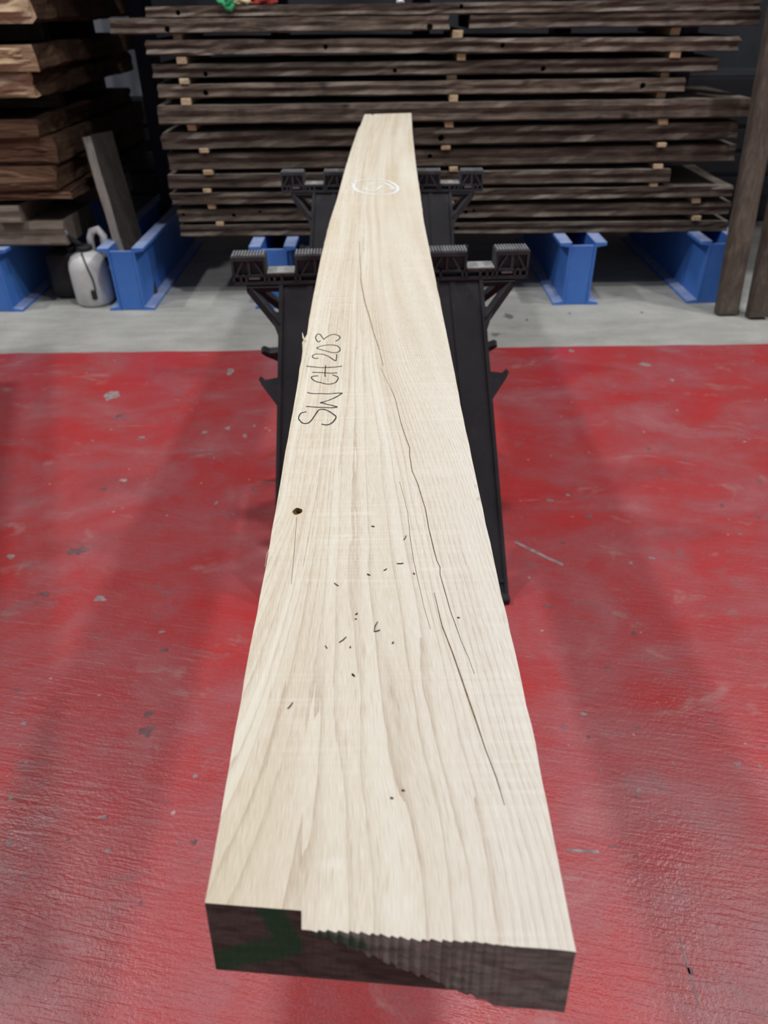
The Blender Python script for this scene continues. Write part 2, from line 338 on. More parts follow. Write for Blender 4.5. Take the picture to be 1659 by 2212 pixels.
# ---- measured positions (metres): cracks, writing, chalk, slivers, floor chips
CRACKS = [
    [(-0.0486, 1.717), (-0.0432, 1.5454), (-0.04, 1.479), (-0.0404, 1.4521), (-0.0366, 1.3894), (-0.0292, 1.2982), (-0.0201, 1.2206), (-0.0135, 1.1564), (-0.0052, 1.0934), (0.0017, 1.0237)] ,
    [(-0.0025, 1.0154), (0.0054, 0.9762), (0.0134, 0.9348), (0.0175, 0.9115), (0.021, 0.8702), (0.0233, 0.8416), (0.0282, 0.8047), (0.0324, 0.7769), (0.0317, 0.7592), (0.0332, 0.7243), (0.0384, 0.6973), (0.0421, 0.6662), (0.0446, 0.6457), (0.0461, 0.6119), (0.0493, 0.5737), (0.0511, 0.5568), (0.0534, 0.5475), (0.0527, 0.5364), (0.0552, 0.5143), (0.0584, 0.4854), (0.0619, 0.4647), (0.0644, 0.4478), (0.0688, 0.4289), (0.0718, 0.4105)] ,
    [(0.0181, 0.7017), (0.0228, 0.6648), (0.0254, 0.6366), (0.0262, 0.5988), (0.0279, 0.5645), (0.0304, 0.5369), (0.0328, 0.5141), (0.035, 0.4907), (0.0392, 0.4622)] ,
    [(0.0455, 0.5106), (0.047, 0.4948), (0.0484, 0.4784), (0.0498, 0.4649), (0.0522, 0.4535), (0.0566, 0.4307), (0.062, 0.3984), (0.0678, 0.3635), (0.0718, 0.3383), (0.0768, 0.3126), (0.0794, 0.2921)] ,
    [(-0.0927, 0.6332), (-0.0922, 0.6231), (-0.091, 0.5988), (-0.0901, 0.5795), (-0.0891, 0.5539), (-0.0881, 0.525)] ,
]
KNOT = [(-0.0932, 0.6443)]
WRITING = [
    [(-0.1017, 0.8763), (-0.1058, 0.8746), (-0.109, 0.8714), (-0.1105, 0.8642), (-0.1101, 0.8556), (-0.1073, 0.8497), (-0.1053, 0.8457), (-0.1016, 0.8434), (-0.0975, 0.8442), (-0.0945, 0.8485), (-0.0918, 0.8573), (-0.0897, 0.8663), (-0.088, 0.8727), (-0.0857, 0.8806), (-0.0811, 0.8828), (-0.0754, 0.8803), (-0.0704, 0.875), (-0.0649, 0.8675), (-0.0616, 0.8611), (-0.0625, 0.8539), (-0.0651, 0.846), (-0.0682, 0.8412), (-0.071, 0.8391), (-0.0751, 0.8392), (-0.0794, 0.8411)] ,
    [(-0.1036, 0.8919), (-0.0898, 0.8896), (-0.0763, 0.8878), (-0.0685, 0.8871), (-0.0614, 0.8893), (-0.0666, 0.8928), (-0.0742, 0.8968), (-0.0814, 0.9009), (-0.085, 0.9027), (-0.079, 0.9057), (-0.0698, 0.9132), (-0.0614, 0.923), (-0.0562, 0.9319)] ,
    [(-0.0562, 0.9319), (-0.0653, 0.9311), (-0.0764, 0.9294), (-0.0868, 0.9307), (-0.0921, 0.9304), (-0.1003, 0.9321), (-0.1051, 0.9353)] ,
    [(-0.0934, 0.9899), (-0.099, 0.989), (-0.103, 0.9866), (-0.1023, 0.9808), (-0.0978, 0.973), (-0.0929, 0.9685), (-0.0887, 0.9668), (-0.0829, 0.9629), (-0.0768, 0.9611), (-0.0705, 0.9631), (-0.0666, 0.9678), (-0.0646, 0.9753), (-0.064, 0.9829), (-0.067, 0.9875), (-0.0729, 0.9926)] ,
    [(-0.1032, 1.0026), (-0.0899, 1.001), (-0.0847, 1.0003), (-0.0756, 0.9983), (-0.0662, 0.9998)] ,
    [(-0.114, 1.0248), (-0.1022, 1.0215), (-0.0901, 1.0188), (-0.0839, 1.0192), (-0.0719, 1.02), (-0.06, 1.0232)] ,
    [(-0.085, 1.0263), (-0.0844, 1.0083), (-0.0841, 0.9947), (-0.0827, 0.9868)] ,
    [(-0.0973, 1.0544), (-0.1011, 1.0531), (-0.1051, 1.0556), (-0.1074, 1.061), (-0.1059, 1.0673), (-0.103, 1.0701), (-0.0968, 1.0699), (-0.0912, 1.0683), (-0.0864, 1.0647), (-0.0806, 1.0578), (-0.0755, 1.0499), (-0.0706, 1.0431), (-0.07, 1.0517), (-0.0698, 1.0623), (-0.0709, 1.0691)] ,
    [(-0.1032, 1.0951), (-0.0987, 1.1001), (-0.0926, 1.104), (-0.0856, 1.1063), (-0.0775, 1.1056), (-0.0714, 1.1023), (-0.0671, 1.095), (-0.0654, 1.0868), (-0.0668, 1.0799), (-0.0702, 1.076), (-0.074, 1.0746), (-0.08, 1.0768), (-0.0857, 1.081), (-0.089, 1.0826), (-0.0947, 1.0868), (-0.1005, 1.091), (-0.1031, 1.0946)] ,
    [(-0.0992, 1.1251), (-0.1004, 1.1199), (-0.102, 1.1194), (-0.1048, 1.1253), (-0.1071, 1.1339), (-0.1075, 1.1437), (-0.1062, 1.1513), (-0.1035, 1.1539), (-0.1003, 1.15), (-0.0973, 1.1401), (-0.0947, 1.1324), (-0.0934, 1.13), (-0.0913, 1.1366), (-0.0876, 1.143), (-0.0826, 1.1499), (-0.0777, 1.1509), (-0.0722, 1.1469), (-0.0682, 1.1402), (-0.0683, 1.1337), (-0.0709, 1.1263), (-0.0743, 1.1217)] ,
]
CHALK = [
    [(-0.0905, 2.3541), (-0.0803, 2.3649), (-0.0657, 2.3929), (-0.0422, 2.4061), (-0.0124, 2.4072), (0.0113, 2.3969), (0.0345, 2.3636), (0.0487, 2.3121), (0.0523, 2.2685), (0.0459, 2.2321), (0.0299, 2.2074), (0.0045, 2.1962), (-0.023, 2.2028), (-0.0487, 2.2247), (-0.0661, 2.2543), (-0.0749, 2.2922), (-0.0784, 2.3365), (-0.0746, 2.3703)] ,
    [(-0.0331, 2.3309), (-0.0228, 2.35), (-0.0065, 2.3604), (0.0111, 2.3593), (0.0259, 2.3302), (0.038, 2.2909), (0.0419, 2.2585)] ,
    [(0.0062, 2.3202), (-0.0019, 2.2933), (-0.0087, 2.2615)] ,
    [(-0.0476, 2.2933), (-0.0335, 2.2603), (-0.0199, 2.2438), (-0.0099, 2.2563)] ,
    [(0.0254, 2.2917), (0.0343, 2.275), (0.0396, 2.2534)] ,
]
LS= [[(-0.0069, 0.4724), (-0.0099, 0.4602)], [(-0.0099, 0.4602), (-0.0047, 0.462)]]
SLIV=[
    [(-0.0397, 0.4475), (-0.0339, 0.4542)],
    [(0.0117, 0.5531), (0.0183, 0.5535)],
    [(-0.0011, 0.5429), (0.0021, 0.5455)],
    [(0.0195, 0.591), (0.0224, 0.5985)],
    [(-0.0476, 0.5254), (-0.0433, 0.5212)],
    [(-0.0168, 0.538), (-0.0139, 0.5361)],
    [(-0.0132, 0.6155), (-0.0101, 0.6146)],
    [(-0.0513, 0.4443), (-0.0493, 0.4407)],
    [(-0.0274, 0.412), (-0.0253, 0.4091)],
    [(0.0272, 0.5385), (0.0287, 0.5369)],
    [(0.0637, 0.4766), (0.0658, 0.476)],
    [(0.0057, 0.4454), (0.0066, 0.4476)],
    [(-0.0269, 0.4762), (-0.0255, 0.4765)],
    [(-0.0304, 0.4413), (-0.0296, 0.4425)],
    [(-0.0267, 0.4818), (-0.0248, 0.4837)],
    [(-0.0765, 0.3771), (-0.0731, 0.3833)],
    [(0.0098, 0.3046), (0.0119, 0.3042)],
    [(-0.0277, 0.4119), (-0.0254, 0.4093)],
    [(0.0019, 0.2989), (0.0039, 0.2983)],
]
CH1= [((-0.757, 1.472), (0.025,), (0.022,)), ((-0.885, 1.678), (0.043,), (0.035,)), ((-1.073, 1.656), (0.016,), (0.017,)), ((-0.916, 1.49), (0.03,), (0.015,)), ((-0.652, 2.92), (0.032,), (0.048,)), ((-1.1, 2.701), (0.045,), (0.06,)), ((-0.658, 2.382), (0.02,), (0.017,)), ((-0.575, 2.408), (0.014,), (0.017,)), ((-0.504, 2.351), (0.012,), (0.019,)), ((-0.481, 2.428), (0.008,), (0.012,)), ((-0.881, 2.349), (0.017,), (0.014,)), ((-0.865, 2.059), (0.018,), (0.016,)), ((-0.53, 1.916), (0.007,), (0.013,)), ((-0.563, 1.34), (0.012,), (0.008,)), ((-0.539, 1.279), (0.018,), (0.011,)), ((-0.421, 1.993), (0.018,), (0.011,)), ((-0.923, 1.457), (0.007,), (0.007,)), ((-1.009, 2.515), (0.043,), (0.023,)), ((-0.59, 1.391), (0.012,), (0.008,)), ((-0.916, 2.004), (0.018,), (0.013,))]
CH2= [((-0.799, 1.06), (0.009,), (0.01,)), ((-0.753, 0.877), (0.008,), (0.007,)), ((-0.716, 0.781), (0.012,), (0.01,)), ((-0.662, 0.715), (0.005,), (0.004,)), ((-0.554, 0.831), (0.013,), (0.009,)), ((-0.524, 0.76), (0.008,), (0.007,)), ((-0.605, 0.786), (0.006,), (0.005,)), ((-0.437, 0.664), (0.006,), (0.006,)), ((-0.393, 0.92), (0.007,), (0.008,)), ((-0.366, 0.776), (0.01,), (0.01,)), ((-0.351, 0.738), (0.006,), (0.005,)), ((-0.441, 0.863), (0.005,), (0.009,)), ((-0.539, 0.54), (0.004,), (0.006,)), ((-0.754, 0.96), (0.007,), (0.005,)), ((-0.785, 1.001), (0.005,), (0.005,)), ((-0.854, 1.155), (0.016,), (0.008,)), ((-0.524, 1.035), (0.033,), (0.023,)), ((-0.532, 1.082), (0.019,), (0.014,))]
CH3= [((0.626, 1.819), (0.013,), (0.02,)), ((0.931, 2.224), (0.012,), (0.018,)), ((0.62, 1.316), (0.013,), (0.012,)), ((0.849, 3.097), (0.02,), (0.024,)), ((1.134, 2.943), (0.038,), (0.03,)), ((1.198, 2.781), (0.013,), (0.02,)), ((0.586, 1.937), (0.01,), (0.01,)), ((0.524, 1.908), (0.017,), (0.01,)), ((0.526, 1.203), (0.012,), (0.008,)), ((1.039, 2.143), (0.012,), (0.014,)), ((1.226, 2.005), (0.01,), (0.019,)), ((1.137, 1.808), (0.01,), (0.02,)), ((1.052, 1.867), (0.011,), (0.024,)), ((0.785, 1.522), (0.007,), (0.006,)), ((0.69, 1.592), (0.008,), (0.008,)), ((0.755, 1.611), (0.01,), (0.011,)), ((1.045, 1.792), (0.008,), (0.007,)), ((1.048, 1.721), (0.008,), (0.007,)), ((0.425, 1.416), (0.027,), (0.007,)), ((0.518, 1.689), (0.013,), (0.007,)), ((1.297, 2.466), (0.009,), (0.014,))]
CH4= [((0.435, 1.066), (0.013,), (0.008,)), ((0.5, 0.874), (0.009,), (0.008,)), ((0.439, 0.924), (0.005,), (0.005,)), ((0.591, 0.937), (0.006,), (0.007,)), ((0.722, 0.933), (0.013,), (0.007,)), ((0.767, 0.928), (0.006,), (0.006,)), ((0.546, 1.028), (0.011,), (0.005,)), ((0.795, 0.976), (0.009,), (0.004,)), ((0.57, 0.83), (0.005,), (0.004,)), ((0.457, 0.738), (0.005,), (0.003,)), ((0.386, 1.03), (0.011,), (0.011,)), ((0.432, 1.007), (0.009,), (0.009,)), ((0.489, 0.86), (0.02,), (0.003,)), ((0.489, 0.543), (0.008,), (0.01,)), ((0.608, 0.556), (0.003,), (0.005,)), ((0.421, 0.757), (0.019,), (0.003,))]
GREY= [((0.631, 3.55), (0.052,), (0.055,)), ((0.533, 3.307), (0.029,), (0.031,)), ((0.719, 3.498), (0.012,), (0.024,)), ((0.944, 3.577), (0.012,), (0.02,)), ((1.306, 3.576), (0.012,), (0.02,))]
SCR= [[(0.381, 1.696), (0.42, 1.658), (0.459, 1.621), (0.499, 1.586)], [(0.333, 0.752), (0.362, 0.749), (0.391, 0.747)], [(0.489, 0.596), (0.488, 0.561), (0.486, 0.536), (0.486, 0.494)]]

# ================================================================ the setting
def slab(name, x0, x1, y0, y1, z0, z1, mat, kind='structure'):
    bm = bmesh.new(); box(bm, x0, x1, y0, y1, z0, z1)
    o = meshobj(name, bm, mat); o['kind'] = kind; return o
floor = slab('floor', -9, 9, -7, 6.6, -0.12, 0.0, MCON)
tag(floor, 'grey concrete floor strip in front of the timber racks')
# the painted part ends in a slightly ragged edge
bm = bmesh.new(); edge = []
N = 240
for i in range(N + 1):
    x = -9 + 18 * i / N
    edge.append((x, 3.15 + 0.010 * nz(x * 9, 1.3) + 0.006 * nz(x * 30, 4.3)))
lo = [bm.verts.new((x, y, 0.0)) for x, y in edge]; hi = [bm.verts.new((x, y, 0.0012)) for x, y in edge]
bl = [bm.verts.new((x, -7, 0.0)) for x, y in edge]; bh = [bm.verts.new((x, -7, 0.0012)) for x, y in edge]
for i in range(N):
    bm.faces.new((bh[i], bh[i+1], hi[i+1], hi[i])); bm.faces.new((lo[i], hi[i], hi[i+1], lo[i+1])); bm.faces.new((bl[i], lo[i], lo[i+1], bl[i+1]))
paint = meshobj('floor_paint', bm, MRED); tag(paint, 'glossy worn red floor paint', kind='structure')
slab('wall_back', -9, 9, 6.6, 6.8, 0, 7, MWALL)
slab('wall_left', -9.2, -9, -7, 6.8, 0, 7, MSIDEW)
slab('wall_right', 9, 9.2, -7, 6.8, 0, 7, MSIDEW)
slab('ceiling', -9.2, 9.2, -7, 6.8, 7, 7.2, MCEIL)

# chipped and scuffed places in the paint: uneven thin patches
def patches(name, items, mat, parent, z, lab, seed=1):
    rnd = random.Random(seed); bm = bmesh.new()
    for (x, y), (rx,), (ry,) in items:
        n = 13; ph = rnd.random() * 99; ang = rnd.uniform(-0.5, 0.5)
        ring = []
        for i in range(n):
            a = i * 2 * math.pi / n; r = 0.62 + 0.55 * nz(math.cos(a) * 1.3 + ph, math.sin(a) * 1.3, ph)
            r += rnd.uniform(-0.10, 0.10); ux, uy = rx * r * math.cos(a), abs(ry) * r * math.sin(a)
            ring.append((x + ux * math.cos(ang) - uy * math.sin(ang) * 0.5, y + uy * math.cos(ang) + ux * math.sin(ang) * 0.5))
        hexa(bm, [(a, b, z) for a, b in ring], [(a, b, z + 0.0004) for a, b in ring])
    o = meshobj(name, bm, mat, parent); o['kind'] = 'stuff'; o['label'] = lab
    return o
patches('chipped_patch', CH1[0:1] + CH1[2:3] + CH1[4:14] + CH2[0:6] + CH2[8:9] + CH2[13:15] + CH3[3:8] + CH3[14:18] + CH4[0:6], MCHIP, paint, 0.0012, 'bare grey spots where the red paint has chipped', 3)
patches('oil_scuff', CH1[1:2] + CH1[3:4] + CH1[14:] + CH2[6:8] + CH2[9:13] + CH2[15:] + CH3[0:3] + CH3[8:14] + CH3[18:] + CH4[6:], MSCUFF, paint, 0.0012, 'dark smudges rubbed into the red paint', 5)
patches('floor_stain', GREY, MSTAIN, floor, 0.0, 'dark stains on the grey concrete', 7)
bm = bmesh.new()
for s, w in zip(SCR, (0.010, 0.006, 0.003)): ribbon(bm, s, w, 0.0012, 0.0016)
o = meshobj('scratch', bm, MCHIP, paint); o['kind'] = 'stuff'; o['label'] = 'long pale scratches in the red paint'

# ---------------------------------------------------------------- roof lamps (two rows, above the picture)
for i, ((lx, ly), fac) in enumerate(zip(LAMPS, LAMP_FACTOR)):
    t = empty('high_bay_lamp', (lx, ly, LAMP_Z))
    side = 'left of the board' if lx < -1 else ('right of the board' if lx > 1 else 'straight above the board')
    tag(t, 'round high bay lamp hanging from the roof %s%s' % (side, '' if abs(lx) < 1 else (', nearer one' if ly < 1.5 else ', farther one')), 'lamp', 'roof lamps above the work area')
    bm = bmesh.new(); lathe(bm, [(0.05, 0.30), (0.09, 0.29), (0.10, 0.14), (0.23, 0.03), (0.235, 0.012), (0.20, 0.012)], 24); meshobj('housing', bm, MHOUS, t, smooth=True)
    bm = bmesh.new(); tube(bm, [(0, 0, 0.29), (0, 0, 7 - LAMP_Z)], 0.008, 8); meshobj('hanger', bm, MHOUS, t)
    ld = bpy.data.lights.new('lamp_light', 'AREA'); ld.shape = 'DISK'; ld.size = 0.38; ld.energy = LAMP_POWER * fac
    ld.color = (0.97, 0.985, 1.0)
    lo_ = link(bpy.data.objects.new('lamp_light', ld)); lo_.parent = t; lo_.location = (0, 0, 0.0)

# ================================================================ the long pale board
ZT, TH = 0.851, 0.062
EL = [(-0.112,0.19),(-0.112,0.26),(-0.113,0.308),(-0.114,0.371),(-0.115,0.432),(-0.115,0.503),(-0.1155,0.585),(-0.117,0.663),(-0.118,0.725),(-0.119,0.777),(-0.1205,0.918),(-0.1235,1.05),(-0.125,1.10),(-0.1285,1.128),(-0.1235,1.136),(-0.1235,1.166),(-0.126,1.309),(-0.128,1.603),(-0.126,1.894),(-0.119,2.139),(-0.1125,2.594),(-0.104,2.963),(-0.0918,3.286),(-0.0845,3.43),(-0.078,3.46),(-0.076,3.52),(-0.065,3.727)]
ER = [(0.107,0.18),(0.108,0.276),(0.109,0.325),(0.1085,0.43),(0.107,0.501),(0.106,0.66),(0.105,0.861),(0.106,0.986),(0.1065,1.45),(0.107,1.883),(0.113,2.202),(0.118,2.535),(0.126,2.919),(0.1342,3.30),(0.146,3.7465)]
def xl(y): return interp(y, [p[1] for p in EL], [p[0] for p in EL])
def xr(y): return interp(y, [p[1] for p in ER], [p[0] for p in ER])
COLS = sorted(set([i / 40 for i in range(41)] + [0.270, 0.2765] + [0.285 + i * 0.0075 for i in range(82)]))
def y_base(x, tau): return 0.229 - 0.090 * (x + 0.112) - 0.011 * tau
def end_y(s, tau):
    """near end: a smooth saw cut on the left, a ridged overhanging cut on the upper right"""
    x = -0.112 + 0.219 * s; y = y_base(x, tau); flag = 0.0
    td = 0.06 + 0.94 * max(0.0, (s - 0.272) / 0.50)
    if s > 0.273:
        k = max(0.0, min(1.0, (td - tau) / 0.10 + 0.4))
        prot = 0.0105 - 0.0035 * tau
        ridge = 0.0
        if 0.30 < s < 0.88: ridge = 0.0020 * ((x * 165 + 0.12 * nz(x * 40)) % 1.0 - 0.5) * (1.0 if s < 0.62 else 1 - (s - 0.62) / 0.26)
        y -= k * (prot + ridge + 0.0012 * nz(x * 30, tau * 3)); flag = k
    return y, flag
def y_far(s): return 3.727 + 0.020 * s - (0.035 if 0.16 < s < 0.20 else 0.0)
def bow(y): return 0.028 * ((y - 2.9) / 0.83) ** 1.5 if y > 2.9 else 0.0     # the free far end springs up a little
ROWS = [0.0]
d = 0.010
while ROWS[-1] < 1.0:
    ROWS.append(ROWS[-1] + d / 3.52); d = min(0.035, d * 1.05)
ROWS[-1] = 1.0
CR_Y = [0.25, 0.29, 0.34, 0.41, 0.49, 0.55, 0.67, 0.78, 0.91, 1.02, 1.16, 1.30, 1.45, 1.72, 2.2, 4.1]
CR_X = [0.083, 0.0794, 0.0720, 0.066, 0.0584, 0.0527, 0.0421, 0.0324, 0.0175, 0.0, -0.0135, -0.029, -0.040, -0.0486, -0.055, -0.06]
def sstep(a, b, t): t = max(0.0, min(1.0, (t - a) / (b - a))); return t * t * (3 - 2 * t)
def grain(x, y):
    x = x - 0.5 * (xl(y) + xr(y)) * sstep(1.8, 2.4, y)
    c = interp(y, CR_Y, CR_X) - 0.0553
    u = x - c * sstep(-0.085, 0.035, x)
    if x < -0.045:
        yy = min(max(y, 0.2), 0.66) - 0.25
        u -= 0.36 * yy * sstep(-0.04, -0.125, x) if x > -0.2 else 0
        dx, dy = x + 0.0932, (y - 0.644) / 2.2
        u += 0.010 * math.exp(-(dx * dx + dy * dy) / (0.020 ** 2)) * (1 if dx > 0 else -1) * min(1.0, abs(dx) / 0.006)
    ring = 52 * u + 900 * max(0.0, u - 0.005) ** 2
    return u, ring, x - c * sstep(-0.085, 0.035, x)
board = empty('pale_timber_board', (0, 2.1, ZT - TH))
tag(board, 'long pale rough-sawn timber board lying across two black trestles', 'timber board')
bm = bmesh.new()
top, bot = [], []
for r in ROWS:
    tr_, br_ = [], []
    for s in COLS:
        y0, _ = end_y(s, 0.0); y1 = y_far(s); y = y0 + (y1 - y0) * r
        e = sstep(0, 1, 0)
        wob = 0.0006 * nz(y * 25, s * 3) if 0 < s < 1 else 0.0009 * nz(y * 30, s * 9)
        x = xl(y) + (xr(y) - xl(y)) * s
        if s in (0.0, 1.0): x += wob
        tr_.append(bm.verts.new((x, y, ZT + bow(y) + 0.0003 * nz(x * 60, y * 9))))
        y0b, _ = end_y(s, 1.0); yb = y0b + (y1 - y0b) * r
        br_.append(bm.verts.new((xl(yb) + (xr(yb) - xl(yb)) * s, yb, ZT - TH + bow(yb))))
    top.append(tr_); bot.append(br_)
nr, nc = len(ROWS), len(COLS)
for i in range(nr - 1):
    for j in range(nc - 1):
        bm.faces.new((top[i][j], top[i][j+1], top[i+1][j+1], top[i+1][j]))
        bm.faces.new((bot[i][j], bot[i+1][j], bot[i+1][j+1], bot[i][j+1]))
    bm.faces.new((top[i][0], top[i+1][0], bot[i+1][0], bot[i][0]))
    bm.faces.new((top[i][-1], bot[i][-1], bot[i+1][-1], top[i+1][-1]))
for j in range(nc - 1): bm.faces.new((top[-1][j], top[-1][j+1], bot[-1][j+1], bot[-1][j]))
NT_ = 12; prev = top[0]
for k in range(1, NT_ + 1):
    tau = k / NT_
    cur = bot[0] if k == NT_ else [bm.verts.new((-0.112 + 0.219 * s, end_y(s, tau)[0], ZT - TH * tau)) for s in COLS]
    for j in range(nc - 1):
        bm.faces.new((prev[j], cur[j], cur[j+1], prev[j+1])).material_index = 1
    if k < NT_ or True:
        pass
    prev = cur
bmesh.ops.holes_fill(bm, edges=[e for e in bm.edges if len(e.link_faces) == 1], sides=0)
bm.normal_update()
body = meshobj('board_body', bm, [MB, ME, MHOLE, MCRACK, MTAN])
# cracks and the knot hole are cut into the wood
bmc = bmesh.new()
for c, wmax, dep in zip(CRACKS, (0.0032, 0.0013, 0.0007, 0.0014, 0.0006), (0.0006, 0.0011, 0.0008, 0.0012, 0.0008)):
    pts = c; m = len(pts)
    ws = [max(0.00045, wmax * (0.35 + 0.65 * math.sin(math.pi * (i + 0.3) / (m - 0.4))) * (0.72 + 0.5 * abs(nz(i * 1.9, wmax * 999)))) for i in range(m)]
    ribbon(bmc, pts, ws, ZT - dep, ZT + 0.01)
kx, ky = KNOT[0]
ring = []
for i in range(16):
    a = i * 2 * math.pi / 16; ring.append((0.0052 * math.cos(a) * (1 + 0.12 * math.sin(2 * a + 1)), 0.0068 * math.sin(a) * (1 + 0.1 * math.cos(3 * a))))
hexa(bmc, [(kx + 0.75 * a + 0.001, ky + 0.75 * b + 0.002, ZT - 0.006) for a, b in ring], [(kx + a * 1.02, ky + b * 1.02, ZT + 0.002) for a, b in ring])
cut = meshobj('cutter', bmc, [MCRACK])
boolean_cut(body, cut)
me = body.data
ga = me.attributes.new('grain', 'FLOAT_VECTOR', 'POINT'); ea = me.attributes.new('end', 'FLOAT_VECTOR', 'POINT')
def seg(px, pz, a, b):
    a = Vector(a); b = Vector(b); p = Vector((px, pz)); t = max(0, min(1, (p - a).dot(b - a) / (b - a).length_squared)); return (p - (a + (b - a) * t)).length
for i, v in enumerate(me.vertices):
    x, y, z = v.co
    u, rg, fv = grain(x, y)
    ga.data[i].vector = (u + (ZT - z) * 0.3, rg + (ZT - z) * 40, fv + (ZT - z) * 0.3)
    if y < 0.26:
        s = (x + 0.112) / 0.219; tau = (ZT - z) / TH
        dd = min(seg(x, tau * 0.05, (-0.073, 0.0), (-0.062, 0.022)), seg(x, tau * 0.05, (-0.062, 0.026), (-0.112, 0.044)))
        dd = min(dd, 0.8 * seg(x, tau * 0.05, (-0.045, 0.004), (-0.015, 0.010)) + 0.004)
        ea.data[i].vector = (max(0.0, 1.3 - dd / 0.010), end_y(s, tau)[1], 0)
# faces of the knot hole get the dark knot wood, crack walls too
hi_ = me.materials.find('dark_knot_wood'); ci_ = me.materials.find('brown_split_wood'); ti_ = me.materials.find('tan_shallow_split')
for p in me.polygons:
    c = p.center
    if 0.3 < c.y < 1.8 and c.z < ZT - 0.00025 and c.z > ZT - 0.025 and xl(c.y) + 0.002 < c.x < xr(c.y) - 0.002: p.material_index = hi_ if (c.x - kx) ** 2 + (c.y - ky) ** 2 < 0.009 ** 2 else (ti_ if c.y > 1.0165 or (c.y > 0.5 and c.z > ZT - 0.0025 and c.y < 0.72 and c.x < 0.036) else ci_)
body.parent = board; body.location = (0, -2.1, -(ZT - TH)); body['label'] = 'pale sawn wood with cracks and a knot hole'
def onboard(name, bm, mat, lab=None):
    o = meshobj(name, bm, mat, board, loc=(0, -2.1, -(ZT - TH)))
    if lab: o['label'] = lab
    return o
rnd = random.Random(4)
for ch, strokes in (('S', (0,)), ('W', (1, 2)), ('C', (3,)), ('H', (4, 5, 6)), ('2', (7,)), ('0', (8,)), ('3', (9,))):
    bm = bmesh.new()
    for si in strokes:
        p = smooth_path(WRITING[si], 5); ph = rnd.random() * 50
        ribbon(bm, p, [0.00165 * (0.75 + 0.5 * abs(nz(i * 0.31 + ph))) for i in range(len(p))], ZT + 0.0003, ZT + 0.00065)
    onboard('handwritten_' + ('digit' if ch in '203' else 'letter'), bm, MINK, 'black marker %s %s' % ('digit' if ch in '203' else 'letter', ch))
bm = bmesh.new()
for st, w in zip(CHALK, (0.0095, 0.0085, 0.0085, 0.007, 0.0085)):
    p = smooth_path(st, 4); ribbon(bm, p, [w * (0.75 + 0.6 * abs(nz(i * 0.27 + w * 900))) for i in range(len(p))], ZT + 0.0003, ZT + 0.0008)
onboard('chalk_mark', bm, MCHALK, 'white chalk ring with a scrawled mark inside')
bm = bmesh.new(); tube(bm, [(-0.1145, 0.585, ZT - 0.001), (-0.1175, 0.577, ZT - 0.004), (-0.1192, 0.566, ZT - 0.012)], [0.0006, 0.0005, 0.0003], 6)
onboard('torn_fibre', bm, MB)
bm = bmesh.new(); tube(bm, [(-0.1225, 1.122, ZT - 0.001), (-0.1275, 1.136, ZT + 0.001), (-0.1300, 1.150, ZT + 0.004)], [0.0022, 0.0016, 0.0005], 6)
onboard('torn_fibre', bm, MB)
# slivers of sawdust and bark lying on the board
def sliver(segs, label, group=None):
    bm = bmesh.new()
    for a, b in segs:
        L = math.hypot(b[0]-a[0], b[1]-a[1]); m = ((a[0]+b[0])/2 + 0.06*(b[1]-a[1]), (a[1]+b[1])/2 - 0.06*(b[0]-a[0]))
        ribbon(bm, [a, m, b], [0.0004, 0.0007, 0.0004] if L > 0.004 else [0.0008, 0.0012, 0.0008], ZT + 0.0003, ZT + 0.0010)
    o = meshobj('wood_sliver', bm, MSLIV, origin=True); tag(o, label, 'sliver', group); return o
sliver(LS, 'tiny bent L-shaped dark sliver on the pale board')
ORD = ['nearest to', 'second from', 'third from', 'fourth from', 'fifth from', 'sixth from', 'seventh from', 'eighth from', 'ninth from', 'tenth from', 'eleventh from', 'twelfth from', 'thirteenth from', 'fourteenth from', 'fifteenth from', 'sixteenth from', 'seventeenth from', 'eighteenth from', 'nineteenth from']
for w, s in zip(ORD, sorted(SLIV, key=lambda s: s[0][1] + s[1][1])):
    sliver([s], 'tiny straight dark sliver on the pale board, %s the near end' % w, 'slivers scattered on the board')

